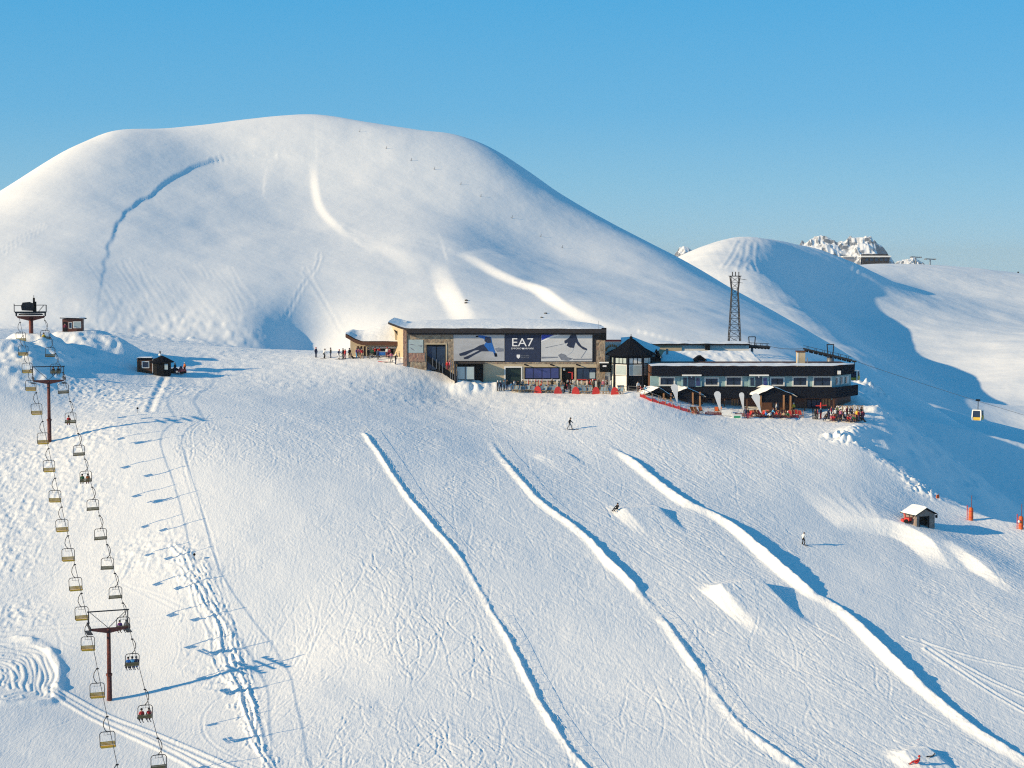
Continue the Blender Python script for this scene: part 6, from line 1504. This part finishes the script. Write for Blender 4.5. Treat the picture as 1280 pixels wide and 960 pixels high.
for k, px in enumerate(np.linspace(1033, 1079, 16)):
    for lay in range(2):
        j = cols[(k + 7 * lay) % 16]; q = spot(px + rnd.uniform(-1, 1), 526.5 + 1.8 * k / 15 - lay * 3.4 + rnd.uniform(-.5, .5))
        person('lounge' if rnd.random() < .75 else 'stand', q + Vector((0, 0, .28)), math.pi + rnd.uniform(-1.2, 1.2), j, rnd.choice(['black', 'navy', 'brown', 'maroon']), '%s clad person, %s from the left in the %s row of sunbathers' % (j, ORD[k], 'front' if lay == 0 else 'rear'), rnd.choice(['black', 'brown', 'tan', 'white']), group='sunbathers on the open terrace')
for k, px in enumerate((1040, 1044, 1050, 1053, 1060, 1064, 1070, 1074)):
    q = spot(px, 526.5); lounger(q, math.pi + rnd.uniform(-.4, .4), M['pink'], 'pink canvas deckchair, %s from the left on the open terrace' % ORD[k], 'pink deckchairs on the open terrace')
A, B = W(1047, 514.5, 278.5), W(1078.5, 514.5, 278.5); h = 7.2 / (FPX / 278.5)
t = thing('trellis_screen', 'tan wooden trellis screen above the open terrace', 'screen', A)
m = MB()
m.bar(A, B, .1); m.bar(A + Vector((0, 0, h)), B + Vector((0, 0, h)), .1); m.build('rail', M['tan'], t, world=True)
for k in range(6): p = A.lerp(B, k / 5); m = MB(); m.bar(Vector((p.x, p.y, ground(p.x, p.y) - .2)), p + Vector((0, 0, h + .08)), .12); m.build('post', M['tan'], t, world=True)
for k in range(15):
    a, b = A.lerp(B, k / 15), A.lerp(B, (k + 1) / 15); m = MB(); m.bar(a + Vector((0, .06, .05)), b + Vector((0, .06, h - .05)), .07, .03); m.build('lath', M['tan'], t, world=True); m = MB(); m.bar(a + Vector((0, -.06, h - .05)), b + Vector((0, -.06, .05)), .07, .03); m.build('lath', M['tan'], t, world=True)
# ---------------------------------------------------------------- thin mountain haze
def haze_box(density):
    m = bpy.data.materials.new('haze air'); m.use_nodes = True; n = m.node_tree; n.nodes.clear()
    o_ = n.nodes.new('ShaderNodeOutputMaterial'); v = n.nodes.new('ShaderNodeVolumePrincipled')
    v.inputs['Color'].default_value = (.72, .88, 1.0, 1); v.inputs['Density'].default_value = density; v.inputs['Anisotropy'].default_value = 0.0
    n.links.new(v.outputs['Volume'], o_.inputs['Volume'])
    mb = MB(); mb.box(-9200, 9200, -9200, 9200, -78, 72); o = mb.build('haze', m); o['kind'] = 'stuff'; o['label'] = 'thin pale mountain haze over the far slopes'
haze_box(0.00006)
# ---------------------------------------------------------------- on the big hill: rocks, stakes
def rock(px, py, s, label, seed):
    q = spot(px, py); t = MB(); r = random.Random(seed)
    n = 9; prof = [(.2, -.3), (.8, -.1), (1.0, .2), (.75, .5), (.3, .62), (.05, .6)]
    vs = [((p * s * (1 + r.uniform(-.25, .25))) * math.cos(2 * math.pi * k / n), (p * s * .7 * (1 + r.uniform(-.25, .25))) * math.sin(2 * math.pi * k / n), z * s * (1 + r.uniform(-.2, .2))) for p, z in prof for k in range(n)]
    fs = [(j * n + k, j * n + (k + 1) % n, (j + 1) * n + (k + 1) % n, (j + 1) * n + k) for j in range(len(prof) - 1) for k in range(n)] + [tuple(range((len(prof) - 1) * n, len(prof) * n))]
    t.add(vs, fs); o = t.build('rock', M['rock']); o.location = q; tag(o, label, 'rock')
rock(583, 376, .42, 'upper dark rock poking out of the bright snow above the station roof', 1); rock(582.6, 379, .38, 'lower dark rock poking out of the bright snow above the station roof', 2)
rock(682, 392, .33, 'small dark rock above the right half of the station roof', 3); rock(677, 397, .28, 'tiny dark rock just above the right half of the station roof', 4)
STK = [(449.6, 165), (483, 186), (514, 201), (543, 212), (576, 231), (601, 246), (640, 273), (676, 296), (703, 310)]
for k, (px, py) in enumerate(STK):
    q = spot(px, py); t = thing('snow_stake', 'thin snow stake on the big hill, %s from the top of the line' % ORD[k], 'stake', q, 0, 'snow stakes down the big hill')
    m = MB(); m.tube([(0, 0, -.3), (.1, 0, .75)], .045, 5); m.build('post', M['rock'], t); m = MB(); m.bar((-.3, 0, .12), (.12, 0, .3), .05); m.build('brace', M['rock'], t)
# ---------------------------------------------------------------- far ridge: station, pylons
YF = 1260.0
fs_ = W(1093, 327, YF); fz0 = ground(fs_.x, fs_.y)
t = thing('summit_station', 'long dark lift station with white roof on the far ridge', 'station building', (fs_.x, fs_.y, fz0))
part('wall', M['fascia'], t, 1077, 1110, 321.6, 331, YF, 8, 0); part('roof', M['white'], t, 1074, 1111.5, 319.6, 321.4, YF, 11, 1.5); part('upper_housing', M['fascia'], t, 1077, 1108, 317.6, 319.5, YF + 1, 7, 0)
for px in (1080, 1086, 1092, 1098, 1104): part('window', M['glass'], t, px, px + 3.6, 323, 326, YF, .3, .15)
t = thing('summit_annex', 'small pale building left of the far summit station', 'building', W(1060, 329, YF))
part('wall', M['printgrey'], t, 1053, 1066, 321.5, 331, YF, 8, 0); part('roof', M['white'], t, 1052, 1067, 320.4, 321.4, YF, 10, 1)
for k, (px, top, base, lb) in enumerate([(1144.5, 321, 334, 'left T-shaped lift pylon on the far ridge'), (1162.5, 323.5, 338, 'right T-shaped lift pylon on the far ridge')]):
    q = W(px, base, 1225); q.z = ground(q.x, q.y); t = thing('far_pylon', lb, 'lift pylon', q, .3, 'lift pylons on the far ridge')
    h = FZ(top, 1225) - q.z
    m = MB(); m.tube([(0, 0, -4), (0, 0, h)], .42, 8); m.build('mast', M['grey_steel'], t); m = MB(); m.bar((-3.6, 0, h), (3.6, 0, h - .4), .5, .7); m.build('crossarm', M['grey_steel'], t)
    for s in (-1, 1): m = MB(); m.bar((s * 3.6, -1.6, h - .3), (s * 3.6, 1.6, h - .3), .4, .8); m.build('sheave_beam', M['grey_steel'], t)
for px, lb in ((1272.5, 'thin dark post with a sign on the far right ridge'), (1266, 'short thin post on the far right ridge')):
    q = W(px, 352, 1330); gz_ = ground(q.x, q.y); t = thing('far_post', lb, 'post', (q.x, q.y, gz_)); m = MB(); m.tube([(0, 0, -2), (0, 0, 5 if px > 1270 else 3.2)], .22, 6); m.build('post', M['dark_steel'], t)
    if px > 1270: m = MB(); m.box(-.7, .7, -.1, .1, 3.4, 5.4); m.build('sign', M['dark_steel'], t)
# ---------------------------------------------------------------- distant rocky peaks
def rock_snow():
    m, n, b = new_mat('rock and snow'); b.inputs['Roughness'].default_value = .85
    g = n.nodes.new('ShaderNodeNewGeometry'); sx = n.nodes.new('ShaderNodeSeparateXYZ'); nz = n.nodes.new('ShaderNodeTexNoise'); nz.inputs['Scale'].default_value = .03; nz.inputs['Detail'].default_value = 6
    tc = n.nodes.new('ShaderNodeTexCoord'); ad = n.nodes.new('ShaderNodeMath'); ad.operation = 'MULTIPLY_ADD'; ad.inputs[1].default_value = .5; rp = n.nodes.new('ShaderNodeValToRGB')
    rp.color_ramp.elements[0].position = .80; rp.color_ramp.elements[1].position = .92; rp.color_ramp.elements[0].color = (.13, .145, .18, 1); rp.color_ramp.elements[1].color = (.88, .88, .89, 1)
    n.links.new(g.outputs['Normal'], sx.inputs[0]); n.links.new(tc.outputs['Object'], nz.inputs['Vector']); n.links.new(nz.outputs['Fac'], ad.inputs[0]); n.links.new(sx.outputs['Z'], ad.inputs[2]); n.links.new(ad.outputs[0], rp.inputs['Fac']); n.links.new(rp.outputs['Color'], b.inputs['Base Color'])
    return m
M_PEAK = rock_snow()
def peak(outline, Y, depth, label, seed, base_py=345):
    sil_x = [p[0] for p in outline]; sil_y = [p[1] for p in outline]
    m = MB(); x0, x1 = sil_x[0], sil_x[-1]
    def fn(u, v):
        px = x0 + (x1 - x0) * u; top = FZ(float(np.interp(px, sil_x, sil_y)), Y); bot = FZ(base_py, Y) - 30
        w = 1 - abs(v * 2 - 1) ** 1.15
        X = FX(px, Y); YY = Y + (v - .5) * depth
        r = 1 - abs(float(vnoise(X, YY, 34, seed))); r2 = 1 - abs(float(vnoise(X, YY, 15, seed + 1)))
        z = bot + (top - bot) * w + (r * 14 + r2 * 9 + 3 * float(vnoise(X, YY, 6, seed + 2)) - 16) * (.35 + .65 * w) * min(1, (top - bot) / 60)
        return (X, YY, z)
    m.grid(fn, max(24, int((x1 - x0) * 1.4)), 60); o = m.build('mountain_peak', M_PEAK); o['kind'] = 'structure'; o['label'] = label
peak([(985, 335), (1000, 305), (1010, 298), (1024, 296), (1034, 299), (1045, 303), (1056, 301), (1068, 298), (1080, 294), (1090, 299), (1099, 306), (1107, 318), (1116, 330), (1128, 345)], 3600, 260, 'jagged rocky snow peaks far beyond the right ridge', 5)
peak([(826, 345), (838, 324), (846, 312), (853, 307), (860, 311), (868, 320), (885, 345)], 3800, 150, 'small rocky snow peak peeping over the big hill', 9)
peak([(1105, 345), (1120, 326), (1132, 322), (1142, 323), (1152, 330), (1175, 345)], 5200, 260, 'faint blue peak beside the far pylons', 14)
